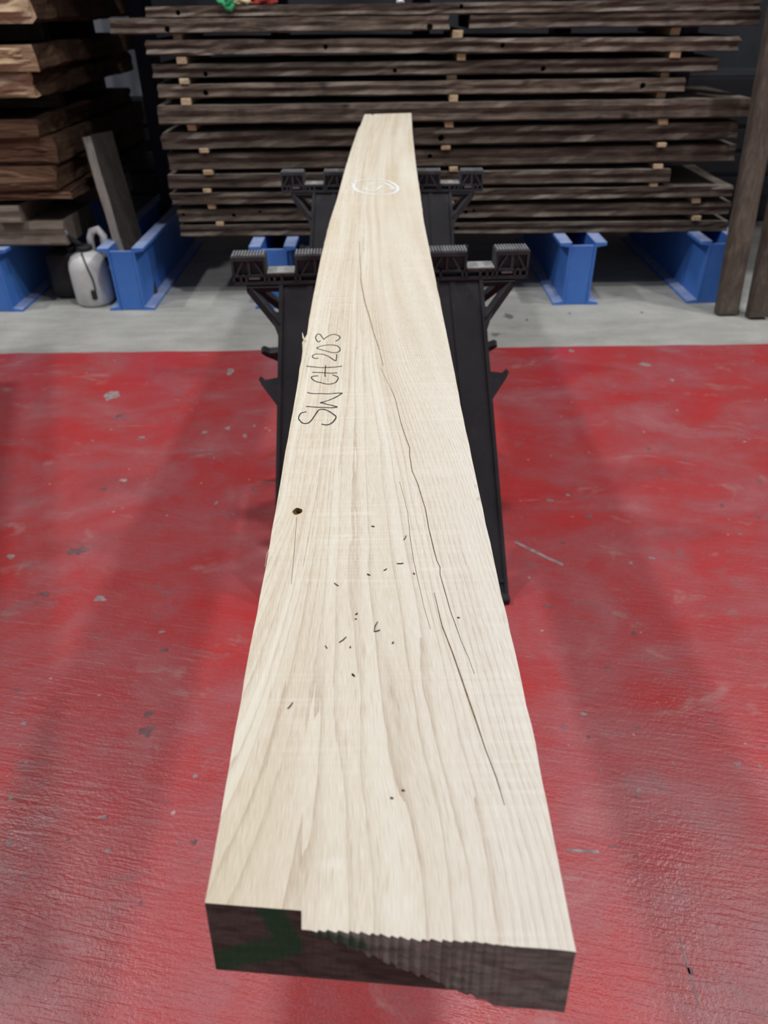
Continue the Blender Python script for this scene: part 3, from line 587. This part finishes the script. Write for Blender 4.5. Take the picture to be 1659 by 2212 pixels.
# ================================================================ trestles
def make_trestle(loc, rz, label):
    H = ZT - TH                                  # the board rests on the head
    t = empty('folding_trestle', (loc[0], loc[1], 0), rz); tag(t, label, 'trestle', 'black folding trestles')
    D = 0.026; zn, zb = H - 0.042, H - 0.073; zm = H - 0.047
    blocks = [(-0.372, -0.287), (-0.215, 0.215), (0.287, 0.372)]
    bm = bmesh.new()
    G = 0.004
    box(bm, -0.372, 0.372, -D, D, zb, zb + 0.008)                      # bottom rail
    box(bm, -0.372, 0.372, -D, D, zm - 0.006, zm)                      # middle rail
    box(bm, -0.368, 0.368, -0.006, 0.006, zb, zm)                      # recessed web behind the cells
    for a, b in blocks:
        box(bm, a, b, -D, D, H - 0.010 - G, H - G)
        box(bm, a + 0.002, b - 0.002, -0.014, 0.014, zm, H - 0.010 - G)
        for x in (a, b - 0.006): box(bm, x, x + 0.006, -D, D, zm, H - 0.010 - G)
        cs = [(a + b) / 2] if b - a < 0.2 else [-0.165, -0.055, 0.055, 0.165]
        for c in cs:
            for s in (-1, 1):
                y = s * 0.020
                bar(bm, (c, y, zm), (c, y, H - 0.014), 0.007, 0.010, (0, 1, 0))
                for q in (-1, 1): bar(bm, (c + q * 0.013, y, H - 0.015), (c + q * 0.033, y, zm), 0.005, 0.010, (0, 1, 0))
        if b - a > 0.2:
            for c in (-0.11, 0, 0.11): box(bm, c - 0.004, c + 0.004, -D, D, zm, H - 0.012)
    for x in (-0.369, -0.352, -0.338, -0.292, -0.282, -0.268, -0.250, -0.215, -0.205, -0.15, -0.10, -0.05, 0.0):
        for q in (-1, 1): box(bm, q*x - 0.003, q*x + 0.003, -D, D, zb + 0.004, zm)
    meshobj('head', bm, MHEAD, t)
    for a, b in blocks:
        bm = bmesh.new(); x = a + 0.003
        while x < b - 0.004:
            box(bm, x, x + 0.0042, -D + 0.002, D - 0.002, H - G - 0.001, H); x += 0.0074
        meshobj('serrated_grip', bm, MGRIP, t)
    for q in (-1, 1):
        a, b = sorted((q * 0.215, q * 0.287))
        bm = bmesh.new(); box(bm, a + 0.001, b - 0.001, -D, D, zm, zn, 0.001); meshobj('notch_pad', bm, MLITPAD, t)
        for c in (0.318,):
            for s in (-1, 1):
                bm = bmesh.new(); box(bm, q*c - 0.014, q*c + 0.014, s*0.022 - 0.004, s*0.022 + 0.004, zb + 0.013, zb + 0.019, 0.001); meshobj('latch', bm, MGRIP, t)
    for s in (-1, 1):                                                    # front pair and rear pair
        yt, yb_ = s * 0.012, s * 0.440
        ztop, spread = zb, 0.0
        def lp(f, x, off=0.0):                                           # point on the leg plane: f = 0 top .. 1 foot
            return Vector((x, yt + (yb_ - yt) * f, ztop * (1 - f))) + Vector((0, s * 0.86, 0.51)) * off
        for q in (-1, 1):
            ot, ob, it, ib = q * 0.258, q * 0.308, q * 0.135, q * 0.200
            bm = bmesh.new()
            hexa(bm, [lp(0, it, -0.012), lp(0, ot, -0.012), lp(0, ot, 0.006), lp(0, it, 0.006)],
                     [lp(1, ib, -0.012), lp(1, ob, -0.012), lp(1, ob, 0.006), lp(1, ib, 0.006)])
            for k0, k1 in ((0.0, 0.08), (0.92, 1.0), (0.30, 0.42)):   # edge flanges and ribs
                xa, xb = it + (ot - it) * k0, it + (ot - it) * k1; xc, xd = ib + (ob - ib) * k0, ib + (ob - ib) * k1
                hgt = 0.011 if k0 != 0.30 else 0.0085
                hexa(bm, [lp(0.0, xa, 0.005), lp(0.0, xb, 0.005), lp(0.0, xb, hgt), lp(0.0, xa, hgt)], [lp(1, xc, 0.005), lp(1, xd, 0.005), lp(1, xd, hgt), lp(1, xc, hgt)])
            for f in (0.93,):
                x0, x1 = it + (ib - it) * f, ot + (ob - ot) * f
                hexa(bm, [lp(f, x0, 0.004), lp(f, x1, 0.004), lp(f, x1, 0.010), lp(f, x0, 0.010)], [lp(f + 0.012, x0, 0.004), lp(f + 0.012, x1, 0.004), lp(f + 0.012, x1, 0.010), lp(f + 0.012, x0, 0.010)])
            # gusset that carries the brace
            hexa(bm, [lp(0.09, ot*1.02 - q*0.004, -0.006), lp(0.175, ot*1.03 - q*0.004, -0.006), lp(0.085, ot*1.03 + q*0.022, -0.006)], [lp(0.09, ot*1.02 - q*0.004, 0.010), lp(0.175, ot*1.03 - q*0.004, 0.010), lp(0.085, ot*1.03 + q*0.022, 0.010)])
            leg = meshobj('leg', bm, MBLACK, t)
            bm = bmesh.new(); v = [lp(1.0, ib, 0), lp(1.0, ob, 0)]
            xs = sorted((v[0].x, v[1].x)); box(bm, xs[0], xs[1], v[0].y - 0.022, v[0].y + 0.022, 0.0013, 0.020, 0.003); meshobj('rubber_foot', bm, MRUB, leg)
            bm = bmesh.new()
            bar(bm, lp(0.125, q * 0.262, 0), lp(0.018, q * 0.330, 0), 0.017, 0.022, (0, 1, 0.3))
            bar(bm, lp(0.012, q * 0.255, 0), lp(0.012, q * 0.340, 0), 0.013, 0.022, (0, 1, 0.3))
            meshobj('brace_strut', bm, MBLACK, t)
            bm = bmesh.new(); f0, f1 = (0.285, 0.375) if s < 0 else (0.345, 0.425)
            ox = ot + (ob - ot) * f0 - q * 0.003; ox2 = ot + (ob - ot) * f1 - q * 0.003
            hk = 1.0 if s < 0 else 1.45
            prof = [(ox, f0), (ox + q*0.034*hk, f0 + 0.006), (ox + q*0.045*hk, f0 - 0.006), (ox + q*0.051*hk, f0 + 0.004), (ox + q*0.044*hk, f0 + 0.022), (ox2, f1)]
            hexa(bm, [lp(f, x, -0.010) for x, f in prof], [lp(f, x, 0.010) for x, f in prof]); meshobj('hook', bm, MBLACK, t)
    bm = bmesh.new()
    box(bm, -0.19, 0.19, -0.235, -0.004, 0.315, 0.330, 0.003); box(bm, -0.19, 0.19, 0.004, 0.235, 0.315, 0.330, 0.003)
    for x in (-0.19, 0.178): box(bm, x, x + 0.012, -0.245, 0.245, 0.325, 0.345)
    meshobj('folding_shelf', bm, MBLACK, t)
    return t
make_trestle((0.000, 1.874), 0.040, 'black plastic folding trestle nearer the camera under the pale board')
make_trestle((0.008, 2.928), -0.030, 'black plastic folding trestle farther back under the pale board')

# ================================================================ blue rack frames
def make_rack(x, label, uy=1.02):
    t = empty('steel_rack_frame', (x, 3.70, 0)); tag(t, label, 'rack frame', 'blue steel rack frames')
    for q in (-1, 1):                                              # two channels, flanges turned outwards
        bm = bmesh.new(); a = q * 0.057
        pts = [(a, 0.0), (a + q*0.058, 0.0), (a + q*0.058, 0.012), (a + q*0.010, 0.020), (a + q*0.010, 0.290), (a + q*0.058, 0.298), (a + q*0.058, 0.312), (a, 0.312)]
        hexa(bm, [(u, 0.0, v) for u, v in pts], [(u, uy + 0.23, v) for u, v in pts]); meshobj('channel', bm, MBLUE, t)
    bm = bmesh.new(); box(bm, -0.0565, 0.0565, 0.004, 0.014, 0.002, 0.298, 0.002); meshobj('end_plate', bm, MBLUE, t)
    bm = bmesh.new(); box(bm, -0.0445, 0.0445, uy, uy + 0.18, 0.0, 2.9, 0.004); meshobj('upright', bm, MNAVY, t)
    bm = bmesh.new(); hexa(bm, [(a, uy, b) for a, b in ((-0.04, 1.60), (0.04, 1.60), (0.04, 1.78), (-0.04, 1.78))], [(a, 0.10, b) for a, b in ((-0.04, 1.70), (0.04, 1.70), (0.04, 1.78), (-0.04, 1.78))]); meshobj('arm', bm, MNAVY, t)
    return t
for x, lab in ((-1.965, 'blue rack frame at the far left edge under the pale bearer beam'), (-1.285, 'blue rack frame with the grey board leaning in it, beside the white jug'),
               (-0.535, 'blue rack frame under the timber stack behind the nearer trestle, left of the pale board'), (0.235, 'blue rack frame under the timber stack hidden behind the pale board'),
               (1.000, 'blue rack frame under the timber stack right of the trestles'), (1.690, 'blue rack frame under the right end of the timber stack by the leaning posts')):
    make_rack(x, lab, 1.72 if x < -1.9 else 1.02)

# ================================================================ the big stack of dark planks
def timber(name, x0, x1, y0, y1, z0, z1, mats, seed, tilt=0.0, rough=1.0, nseg=None, along='x', taper=0.0, endmat=0, holes=(), warp=0.004):
    """sawn plank with uneven waney edges: section swept along its length"""
    rnd = random.Random(seed); L = (x1 - x0) if along == 'x' else (y1 - y0)
    n = nseg or max(8, int(L / 0.055)); bm = bmesh.new(); rings = []
    for i in range(n + 1):
        f = i / n; ring = []
        if along == 'x':
            w, h = y1 - y0, z1 - z0; c = x0 + L * f
        else:
            w, h = x1 - x0, z1 - z0; c = y0 + L * f
        b = 0.10 * h
        sec = [(0, b), (0.008, 0.42*h), (0.002, 0.72*h), (b, h), (0.35*w, h), (w - b, h), (w, h - b), (w, b), (w - b, 0), (0.35*w, 0), (b * 1.2, 0)]
        for j, (a, z) in enumerate(sec):
            t = c * 5.0
            amp = rough * (0.007 if j in (0, 1, 2, 3, 10) else 0.0035)
            da = amp * (nz(t + seed * 7.1, j * 1.7) + 0.6 * nz(t * 3.2 + seed, j * 2.9)); dz = 0.55 * amp * (nz(t * 0.8 + 50 + seed, j * 0.35) + 0.5 * nz(t * 2.6 + seed * 3, j * 0.8))
            zz = z + dz + warp * nz(c * 1.1 + seed * 5.3) + tilt * (f - 0.5)
            e = 0.004 * rough * nz(j * 2.1, seed * 3.3 + (0 if f < 0.5 else 9)) if i in (0, n) else 0
            if along == 'x': ring.append(bm.verts.new((c + e * 3, y0 + a + da, z0 + max(zz, -0.002))))
            else: ring.append(bm.verts.new((x1 - a - da, c + e * 3, z0 + zz)))
        rings.append(ring)
    m = len(rings[0])
    for a, b2 in zip(rings, rings[1:]):
        for j in range(m): bm.faces.new((a[j], a[(j+1) % m], b2[(j+1) % m], b2[j]))
    f0 = bm.faces.new(rings[0][::-1]); f1 = bm.faces.new(rings[-1])
    f0.material_index = f1.material_index = endmat
    if endmat:                                                    # split, uneven end grain
        r = bmesh.ops.inset_individual(bm, faces=[f0], thickness=0.006, depth=0.0)
        for f in r['faces']: f.material_index = endmat
    o = meshobj(name, bm, mats)
    if holes:
        bc = bmesh.new()
        for hx, hz, hr in holes:
            ringp = [(hx + hr*math.cos(k*math.pi/5), hz + hr*math.sin(k*math.pi/5)) for k in range(10)]
            hexa(bc, [(a, y0 - 0.05, b3) for a, b3 in ringp], [(a, y0 + 0.06, b3) for a, b3 in ringp])
        cutter = meshobj('cutter', bc, mats[0] if isinstance(mats, (list, tuple)) else mats)
        boolean_cut(o, cutter)
    c = Vector(((x0 + x1) / 2, (y0 + y1) / 2, z0)); o.data.transform(Matrix.Translation(-c)); o.location = c
    return o
PLANKS = [  # x0, x1, z0, z1, depth, tilt, label, holes
    (-1.015, 1.675, 1.2455, 1.286, 0.56, 0.0, 'topmost dark plank of the big stack with coloured rags on it', [(-0.875, 1.263, 0.011), (0.366, 1.272, 0.010)]),
    (-1.178, 0.313, 1.187, 1.242, 0.55, 0.0, 'short dark plank sticking out left in the second layer from the top', [(-0.931, 1.203, 0.013), (0.229, 1.200, 0.014)]),
    (0.404, 1.690, 1.190, 1.243, 0.50, 0.0, 'short dark plank filling the right half of the second layer from the top', []),
    (-1.040, 1.620, 1.100, 1.156, 0.58, -0.014, 'third dark plank from the top of the big stack, with rough chewed bark edge', [(-0.236, 1.131, 0.011), (0.558, 1.128, 0.011)]),
    (-1.026, 1.550, 1.016, 1.070, 0.56, 0.0, 'fourth dark plank from the top of the big stack, with a splintered right end', [(-0.791, 1.030, 0.011), (0.075, 1.035, 0.010), (0.752, 1.035, 0.012)]),
    (-1.020, 1.412, 0.937, 0.992, 0.55, 0.0, 'fifth dark plank from the top of the big stack, shorter at the right', [(-0.800, 0.957, 0.013), (1.219, 0.963, 0.014)]),
    (-1.033, 1.735, 0.828, 0.907, 0.60, 0.0, 'thick dark plank sixth from the top of the big stack', []),
    (-1.037, 1.709, 0.726, 0.800, 0.57, 0.018, 'brown plank seventh from the top of the big stack, with rounded waney edge', [(0.295, 0.757, 0.016)]),
    (-1.025, 1.725, 0.630, 0.705, 0.56, 0.010, 'dark flat-faced plank eighth from the top of the big stack', [(0.244, 0.676, 0.012)]),
    (-1.040, 1.429, 0.546, 0.608, 0.56, 0.0, 'reddish plank ninth from the top of the big stack, ending short on the right', []),
    (-1.040, 1.748, 0.474, 0.526, 0.57, 0.006, 'light brown plank third from the bottom of the big stack', []),
    (-1.018, 1.760, 0.389, 0.448, 0.57, 0.004, 'dark plank with peg holes second from the bottom of the big stack', [(-0.994, 0.423, 0.010), (-0.741, 0.415, 0.011), (-0.606, 0.431, 0.008), (0.433, 0.418, 0.011), (0.472, 0.424, 0.009)]),
    (-1.020, 1.775, 0.3135, 0.366, 0.58, -0.010, 'bottom greyish plank of the big stack resting on the blue frames', [(0.390, 0.342, 0.010)]),
]
for i, (x0, x1, z0, z1, dep, tilt, lab, holes) in enumerate(PLANKS):
    rnd = random.Random(i + 3)
    yo = (0.0, -0.01, 0.0, -0.005, 0.005, 0.0, -0.01, 0.0, 0.012, 0.0, -0.004, 0.006, 0.0)[i]
    o = timber('dark_plank', x0, x1, 3.88 + yo, 3.88 + dep, z0, z1, MOLD, i + 1, tilt, 1.5 if i in (3, 7, 10) else 1.0, holes=holes, warp=0.0)
    tag(o, lab, 'plank', 'dark planks in the big stack')
# pale battens between the layers
LAY = [(1.156, 1.187), (1.070, 1.100), (0.992, 1.016), (0.907, 0.937), (0.800, 0.828), (0.705, 0.726), (0.608, 0.630), (0.526, 0.546), (0.448, 0.474), (0.366, 0.389)]
GAPW = ['second and third layers', 'third and fourth layers', 'fourth and fifth layers', 'fifth and sixth layers', 'sixth and seventh layers', 'seventh and eighth layers', 'eighth and ninth layers', 'ninth and tenth layers', 'tenth and eleventh layers', 'eleventh and twelfth layers']
COLX = {'left': [-0.90, -0.888, -0.889, -0.894, -0.889, -0.844, -0.839, -0.854, -0.845, -0.816],
        'middle': [0.355, 0.377, 0.339, 0.348, 0.331, 0.319, 0.36, 0.35, 0.35, 0.34],
        'right': [1.335, 1.343, 1.324, 1.323, 1.344, 1.357, 1.362, 1.357, 1.583, 1.602]}
for col, xs in COLX.items():
    for i, x in enumerate(xs):
        z0, z1 = LAY[i]; rnd = random.Random(hash(col) % 1 + i * 31 + len(col))
        yf = 3.885 + (0.03 if (col, i) in (('left', 0), ('middle', 2), ('right', 0), ('right', 2), ('right', 3)) else rnd.uniform(-0.012, 0.006))
        bm = bmesh.new(); w = rnd.uniform(0.019, 0.024)
        box(bm, x - w, x + w, yf, 4.42, z0 + 0.0008, z1 - 0.0008, 0.002)
        for v in bm.verts: v.co.x += 0.004 * nz(v.co.y * 3 + i, v.co.z * 40); v.co.y += 0.003 * nz(v.co.x * 60, v.co.z * 60)
        o = meshobj('stacking_batten', bm, MSTICK, origin=True)
        tag(o, 'pale batten, %s column, between the %s from the top' % (col, GAPW[i]), 'batten', 'battens between the dark planks')

# added rack level above the picture: unseen planks that shade the background
for i in range(3):
    o = timber('dark_plank', -3.4 + 0.05 * i, 3.2 - 0.1 * i, 3.84 + 0.29 * i, 4.11 + 0.29 * i, 1.783, 1.85, MOLD, 90 + i, rough=0.8, nseg=60, warp=0.0)
    tag(o, 'unseen dark plank added on the upper rack arms for shade, %s of three' % ('front', 'middle', 'rear')[i], 'plank', 'shading planks added on the upper arms')

# rags on top of the stack
rag = empty('cloth_rag', (-0.58, 3.98, 1.2885)); tag(rag, 'crumpled green, cream and red rag on top of the big stack', 'rag')
def crumple(name, mat, cx, cy, cz, rx, ry, rz_, seed):
    bm = bmesh.new(); bmesh.ops.create_icosphere(bm, subdivisions=4, radius=1.0)
    for v in bm.verts:
        d = v.co.copy(); k = 1 + 0.35 * nz(d.x*2 + seed, d.y*2, d.z*2) + 0.22 * nz(d.x*5, d.y*5 + seed, d.z*5) + 0.10 * nz(d.x*11, d.y*11 + seed, d.z*11)
        v.co = Vector((cx + rx*d.x*k, cy + ry*d.y*k, max(cz + rz_*d.z*k, -0.001)))
    return meshobj(name, bm, mat, rag, smooth=True)
crumple('green_fold', MGREEN, -0.075, -0.06, 0.012, 0.045, 0.06, 0.026, 1.0)
crumple('cream_fold', MCREAM, -0.020, -0.04, 0.016, 0.050, 0.06, 0.026, 4.0)
crumple('red_fold', MREDC, 0.065, -0.03, 0.012, 0.065, 0.06, 0.022, 8.0)
bm = bmesh.new(); tube(bm, [(-0.10, -0.098, 0.016), (-0.086, -0.108, 0.008), (-0.075, -0.114, -0.010), (-0.06, -0.112, -0.016), (-0.048, -0.106, 0.004)], [0.010, 0.013, 0.012, 0.011, 0.008], 10)
meshobj('hanging_corner', bm, MGREEN, rag, smooth=True)
bm = bmesh.new(); bmesh.ops.create_icosphere(bm, subdivisions=3, radius=1.0)
for v in bm.verts:
    d = v.co.copy(); k = 1 + 0.4 * nz(d.x*2.5, d.y*2.5, d.z*2.5); v.co = Vector((0.10 + 0.016*d.x*k, 3.93 + 0.02*d.y*k, max(1.2935 + 0.010*d.z*k, 1.2855)))
o = meshobj('paper_scrap', bm, MCHALK, origin=True, smooth=True); tag(o, 'small white crumpled scrap on top of the big stack above the pale board', 'paper')

# ================================================================ slabs on the left
SL = [  # x right edge, z0, z1, y front, end material, label
    (-1.445, 1.236, 1.400, 3.74, MENDL, 'topmost thick slab of the left stack, cut by the upper picture edge'),
    (-1.470, 1.069, 1.157, 3.72, MENDL, 'pale split-ended slab second from the top of the left stack'),
    (-1.520, 0.955, 1.066, 3.76, MENDL, 'pale hollow-ended slab third from the top of the left stack'),
    (-1.555, 0.795, 0.870, 3.75, MENDR, 'greyish brown slab fourth from the top of the left stack'),
    (-1.500, 0.680, 0.793, 3.77, MENDR, 'reddish brown slab fifth from the top of the left stack'),
    (-1.520, 0.572, 0.678, 3.74, MENDR, 'orange brown slab sixth from the top of the left stack'),
    (-1.470, 0.530, 0.570, 3.76, MENDR, 'thin dark slab at the bottom of the left stack')]
for i, (xe, z0, z1, yf, em, lab) in enumerate(SL):
    o = timber('waney_slab', -2.55, xe, yf, 5.30, z0, z1, [MSIDE, em], 40 + i * 3, 0.0, 2.6 if i < 3 else 2.0, along='y', endmat=1, warp=0.0)
    # uneven broken end
    amp = 0.030 if i < 3 else 0.014; bm = bmesh.new(); bm.from_mesh(o.data); nx_, nz_ = 46, 9; off = Vector(o.location); cap = []
    for r in range(nz_ + 1):
        row = []
        for c_ in range(nx_ + 1):
            fx, fz = c_ / nx_, r / nz_; x = -2.35 + (xe - 0.016 + 2.35) * fx; z = z0 + 0.006 + (z1 - z0 - 0.012) * fz
            rim = min(1.0, 4.0 * min(fz, 1 - fz) + 0.25, 10.0 * (1 - fx) + 0.25)
            d = amp * rim * (0.55 + 1.1 * nz(x * 5.0 + i * 3, z * 38 + 0.6 * nz(x * 6, i), i) + 0.5 * nz(x * 17, z * 90, i))
            row.append(bm.verts.new(Vector((x, yf + 0.004 - max(d, 0.0), z)) - off))
        cap.append(row)
    for r in range(nz_):
        for c_ in range(nx_):
            bm.faces.new((cap[r][c_], cap[r][c_+1], cap[r+1][c_+1], cap[r+1][c_])).material_index = 1
    ringv = cap[0] + [cap[r][-1] for r in range(1, nz_ + 1)] + cap[-1][-2::-1] + [cap[r][0] for r in range(nz_ - 1, 0, -1)]
    back = [bm.verts.new(v.co * 1.0 + Vector((0, yf + 0.03 - off.y - v.co.y, 0))) for v in ringv]
    for q in range(len(ringv)):
        bm.faces.new((ringv[q], back[q], back[(q+1) % len(back)], ringv[(q+1) % len(ringv)])).material_index = 1
    bm.to_mesh(o.data); bm.free()
    tag(o, lab, 'slab', 'waney slabs in the left stack')
for (z0, z1, nm) in ((1.157, 1.236, 'upper'), (0.870, 0.955, 'lower')):
    for yb, w in ((4.25, 'front'), (4.95, 'rear')):
        bm = bmesh.new(); box(bm, -2.45, -1.62, yb, yb + 0.08, z0 - 0.004, z1 + 0.004, 0.003)
        o = meshobj('bearer', bm, MBEAR, origin=True); tag(o, 'dark %s bearer in the %s gap of the left stack' % (w, nm), 'bearer', 'bearers in the left stack')
o = timber('bearer_beam', -2.7, -1.560, 3.76, 4.20, 0.3125, 0.425, MGREYW, 71, rough=0.6, warp=0.0); tag(o, 'pale grey thick bearer beam on the blue frame under the left stack', 'beam')
o = timber('bearer_beam', -2.7, -1.600, 4.75, 5.10, 0.3125, 0.425, MGREYW, 72, rough=0.6, warp=0.0); tag(o, 'grey bearer beam at the rear under the left stack', 'beam')
o = timber('wood_block', -1.862, -1.745, 3.735, 4.14, 0.426, 0.505, MGREYW, 73, rough=0.5, nseg=6, warp=0.0); tag(o, 'short pale wooden block lying on the bearer beam at the left', 'block')
o = timber('wood_block', -2.45, -1.93, 4.0, 4.12, 0.426, 0.531, MBEAR, 74, rough=0.4, nseg=6, warp=0.0); tag(o, 'dark support block under the left stack on the front bearer beam', 'block')
o = timber('wood_block', -2.45, -1.66, 4.85, 4.97, 0.426, 0.531, MBEAR, 75, rough=0.4, nseg=6, warp=0.0); tag(o, 'dark support block under the left stack on the rear bearer beam', 'block')

# ================================================================ leaning timbers
def leaning(name, base, topc, ax_w, w, ax_d, dth, mats, seed, label, cat, group=None, chamfer=0.0, facemat=None):
    base = Vector(base); topc = Vector(topc); ax_w = Vector(ax_w).normalized(); ax_d = Vector(ax_d).normalized()
    bm = bmesh.new(); n = 26; rings = []
    L = (topc - base).length
    for i in range(n + 1):
        f = i / n; c = base + (topc - base) * f; ring = []
        cw, cd = min(0.3, chamfer / w), min(0.3, chamfer / dth)
        cs = [(-0.5, -0.5 + cd), (-0.5 + cw, -0.5), (0.5 - 0.04, -0.5), (0.5, -0.46), (0.5, 0.46), (0.46, 0.5), (-0.46, 0.5), (-0.5, 0.46)]
        for j, (a, b) in enumerate(cs):
            r = 0.0035 * nz(f * L * 6 + seed, j * 1.9)
            e = 0.006 * nz(j * 1.3, seed) if i in (0, n) else 0
            ring.append(bm.verts.new(c + ax_w * (a * w + r) + ax_d * (b * dth + r) + (topc - base).normalized() * e))
        rings.append(ring)
    for a, b in zip(rings, rings[1:]):
        for j in range(8):
            f = bm.faces.new((a[j], a[(j+1) % 8], b[(j+1) % 8], b[j]))
            if facemat and j in facemat: f.material_index = facemat[j]
    bm.faces.new(rings[0][::-1]); bm.faces.new(rings[-1])
    o = meshobj(name, bm, mats); mw = Vector((base.x, base.y, min(v.co.z for v in o.data.vertices)))
    o.data.transform(Matrix.Translation(-mw)); o.location = mw
    tag(o, label, cat, group); return o
leaning('leaning_post', (1.712, 3.535, 0.006), (1.712, 3.835, 1.72), (1, 0, 0), 0.098, (0, 1, -0.175), 0.060, MPOST, 3, 'brown weathered post leaning on the right end of the stack, left of the two', 'post', 'posts leaning at the right', 0.008)
leaning('leaning_post', (1.842, 3.480, 0.006), (1.872, 3.835, 1.72), (1, 0, 0), 0.092, (0, 1, -0.2), 0.060, MPOST, 9, 'grey brown weathered post at the right picture edge', 'post', 'posts leaning at the right', 0.008)
# board standing in the left frame: narrow tan edge, grey face coloured as lit, broad side coloured as shaded
leaning('leaning_board', (-1.262, 3.850, 0.012), (-1.388, 4.010, 0.775), (0.28, 0.95, 0), 0.18, (0.95, -0.28, 0.15), 0.066, [MLEAN, MEDGE, MLEANF], 15, 'grey board leaning upright out of the blue frame beside the white jug', 'board', None, 0.016, {0: 1, 7: 2})

# ================================================================ jug and can
jug = empty('plastic_jug', (-1.512, 3.835, 0)); tag(jug, 'white plastic jug with spout and black strap beside the blue frame', 'jug')
bm = bmesh.new(); lathe(bm, [(0.070, 0.0), (0.088, 0.004), (0.096, 0.018), (0.098, 0.10), (0.098, 0.185), (0.092, 0.215), (0.074, 0.245), (0.046, 0.262), (0.036, 0.268), (0.034, 0.285), (0.020, 0.287)], 32); meshobj('jug_body', bm, MJUG, jug, smooth=True)
bm = bmesh.new(); lathe(bm, [(0.030, 0.272), (0.041, 0.274), (0.041, 0.292), (0.030, 0.296), (0.012, 0.298)], 24); meshobj('cap', bm, MRUB, jug, smooth=True)
bm = bmesh.new(); tube(bm, [(-0.005, -0.005, 0.29), (-0.022, -0.02, 0.315), (-0.045, -0.035, 0.345), (-0.058, -0.045, 0.368)], [0.014, 0.012, 0.010, 0.009], 12); spout = meshobj('spout', bm, MRUB, jug, smooth=True)
bm = bmesh.new(); tube(bm, [(-0.052, -0.041, 0.358), (-0.060, -0.047, 0.372), (-0.072, -0.055, 0.376)], [0.013, 0.014, 0.012], 12); meshobj('spout_tip', bm, MTIP, spout, smooth=True)
bm = bmesh.new(); tube(bm, [(0.030, 0.03, 0.262), (0.030, 0.035, 0.320), (0.045, 0.035, 0.352), (0.078, 0.035, 0.362), (0.100, 0.035, 0.330), (0.092, 0.03, 0.230)], [0.018, 0.018, 0.019, 0.020, 0.019, 0.018], 12); meshobj('carry_handle', bm, MJUG, jug, smooth=True)
bm = bmesh.new(); pts = [(0.0, -0.046, 0.270), (0.012, -0.072, 0.252), (0.030, -0.093, 0.205), (0.042, -0.0915, 0.15), (0.044, -0.0905, 0.10), (0.040, -0.092, 0.07)]
tube(bm, pts, [0.004] * 6, 8); strap = meshobj('strap', bm, MRUB, jug, smooth=True)
bm = bmesh.new(); box(bm, 0.020, 0.046, -0.102, -0.088, 0.045, 0.095, 0.004); meshobj('clip', bm, MRUB, strap)
can = empty('jerry_can', (-1.672, 3.965, 0)); tag(can, 'black plastic can standing behind the white jug', 'can')
bm = bmesh.new(); box(bm, -0.085, 0.085, -0.085, 0.085, 0.0, 0.245, 0.022); bmesh.ops.bevel(bm, geom=bm.edges[:], offset=0.006, segments=2, affect='EDGES'); meshobj('can_body', bm, MCAN, can, smooth=True)
bm = bmesh.new(); tube(bm, [(-0.05, 0, 0.238), (-0.045, 0, 0.27), (-0.02, 0, 0.282), (0.03, 0, 0.282), (0.05, 0, 0.24)], 0.011, 10); meshobj('carry_handle', bm, MCAN, can, smooth=True)
bm = bmesh.new(); lathe(bm, [(0.020, 0.0), (0.020, 0.025), (0.010, 0.027)], 16, (0.055, -0.045, 0.243)); meshobj('cap', bm, MCAN, can, smooth=True)

# grey sheet standing far behind, seen between the two stacks
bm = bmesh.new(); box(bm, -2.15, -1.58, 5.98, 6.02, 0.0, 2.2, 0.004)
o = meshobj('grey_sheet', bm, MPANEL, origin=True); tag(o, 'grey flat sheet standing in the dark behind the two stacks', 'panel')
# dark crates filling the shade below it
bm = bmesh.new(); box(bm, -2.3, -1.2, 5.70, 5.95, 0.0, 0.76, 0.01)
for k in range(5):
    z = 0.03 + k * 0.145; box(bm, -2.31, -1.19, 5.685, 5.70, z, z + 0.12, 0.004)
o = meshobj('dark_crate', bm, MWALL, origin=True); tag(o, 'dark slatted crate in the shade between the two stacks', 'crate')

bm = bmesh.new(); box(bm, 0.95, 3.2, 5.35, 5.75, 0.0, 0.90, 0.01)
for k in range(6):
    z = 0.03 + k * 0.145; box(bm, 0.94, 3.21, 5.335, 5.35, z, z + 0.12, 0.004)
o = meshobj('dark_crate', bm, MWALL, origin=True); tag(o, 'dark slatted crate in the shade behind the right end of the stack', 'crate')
# ================================================================ made-up table left of the picture, added for the shadow it casts into view
table = empty('shade_table', (-1.94, 1.55, 0), 0.35); tag(table, 'unseen broad table added left of the picture to shade the red floor', 'table')
bm = bmesh.new(); box(bm, -0.62, 0.52, -1.25, 1.22, 0.86, 0.91, 0.004); meshobj('table_top', bm, MGREYW, table)
for q in (-1, 1):
    for w in (-1, 1):
        bm = bmesh.new(); box(bm, -0.05 + q*0.38 - 0.035, -0.05 + q*0.38 + 0.035, w*0.95 - 0.035, w*0.95 + 0.035, 0.0013, 0.86, 0.003); meshobj('leg', bm, MGREYW, table)
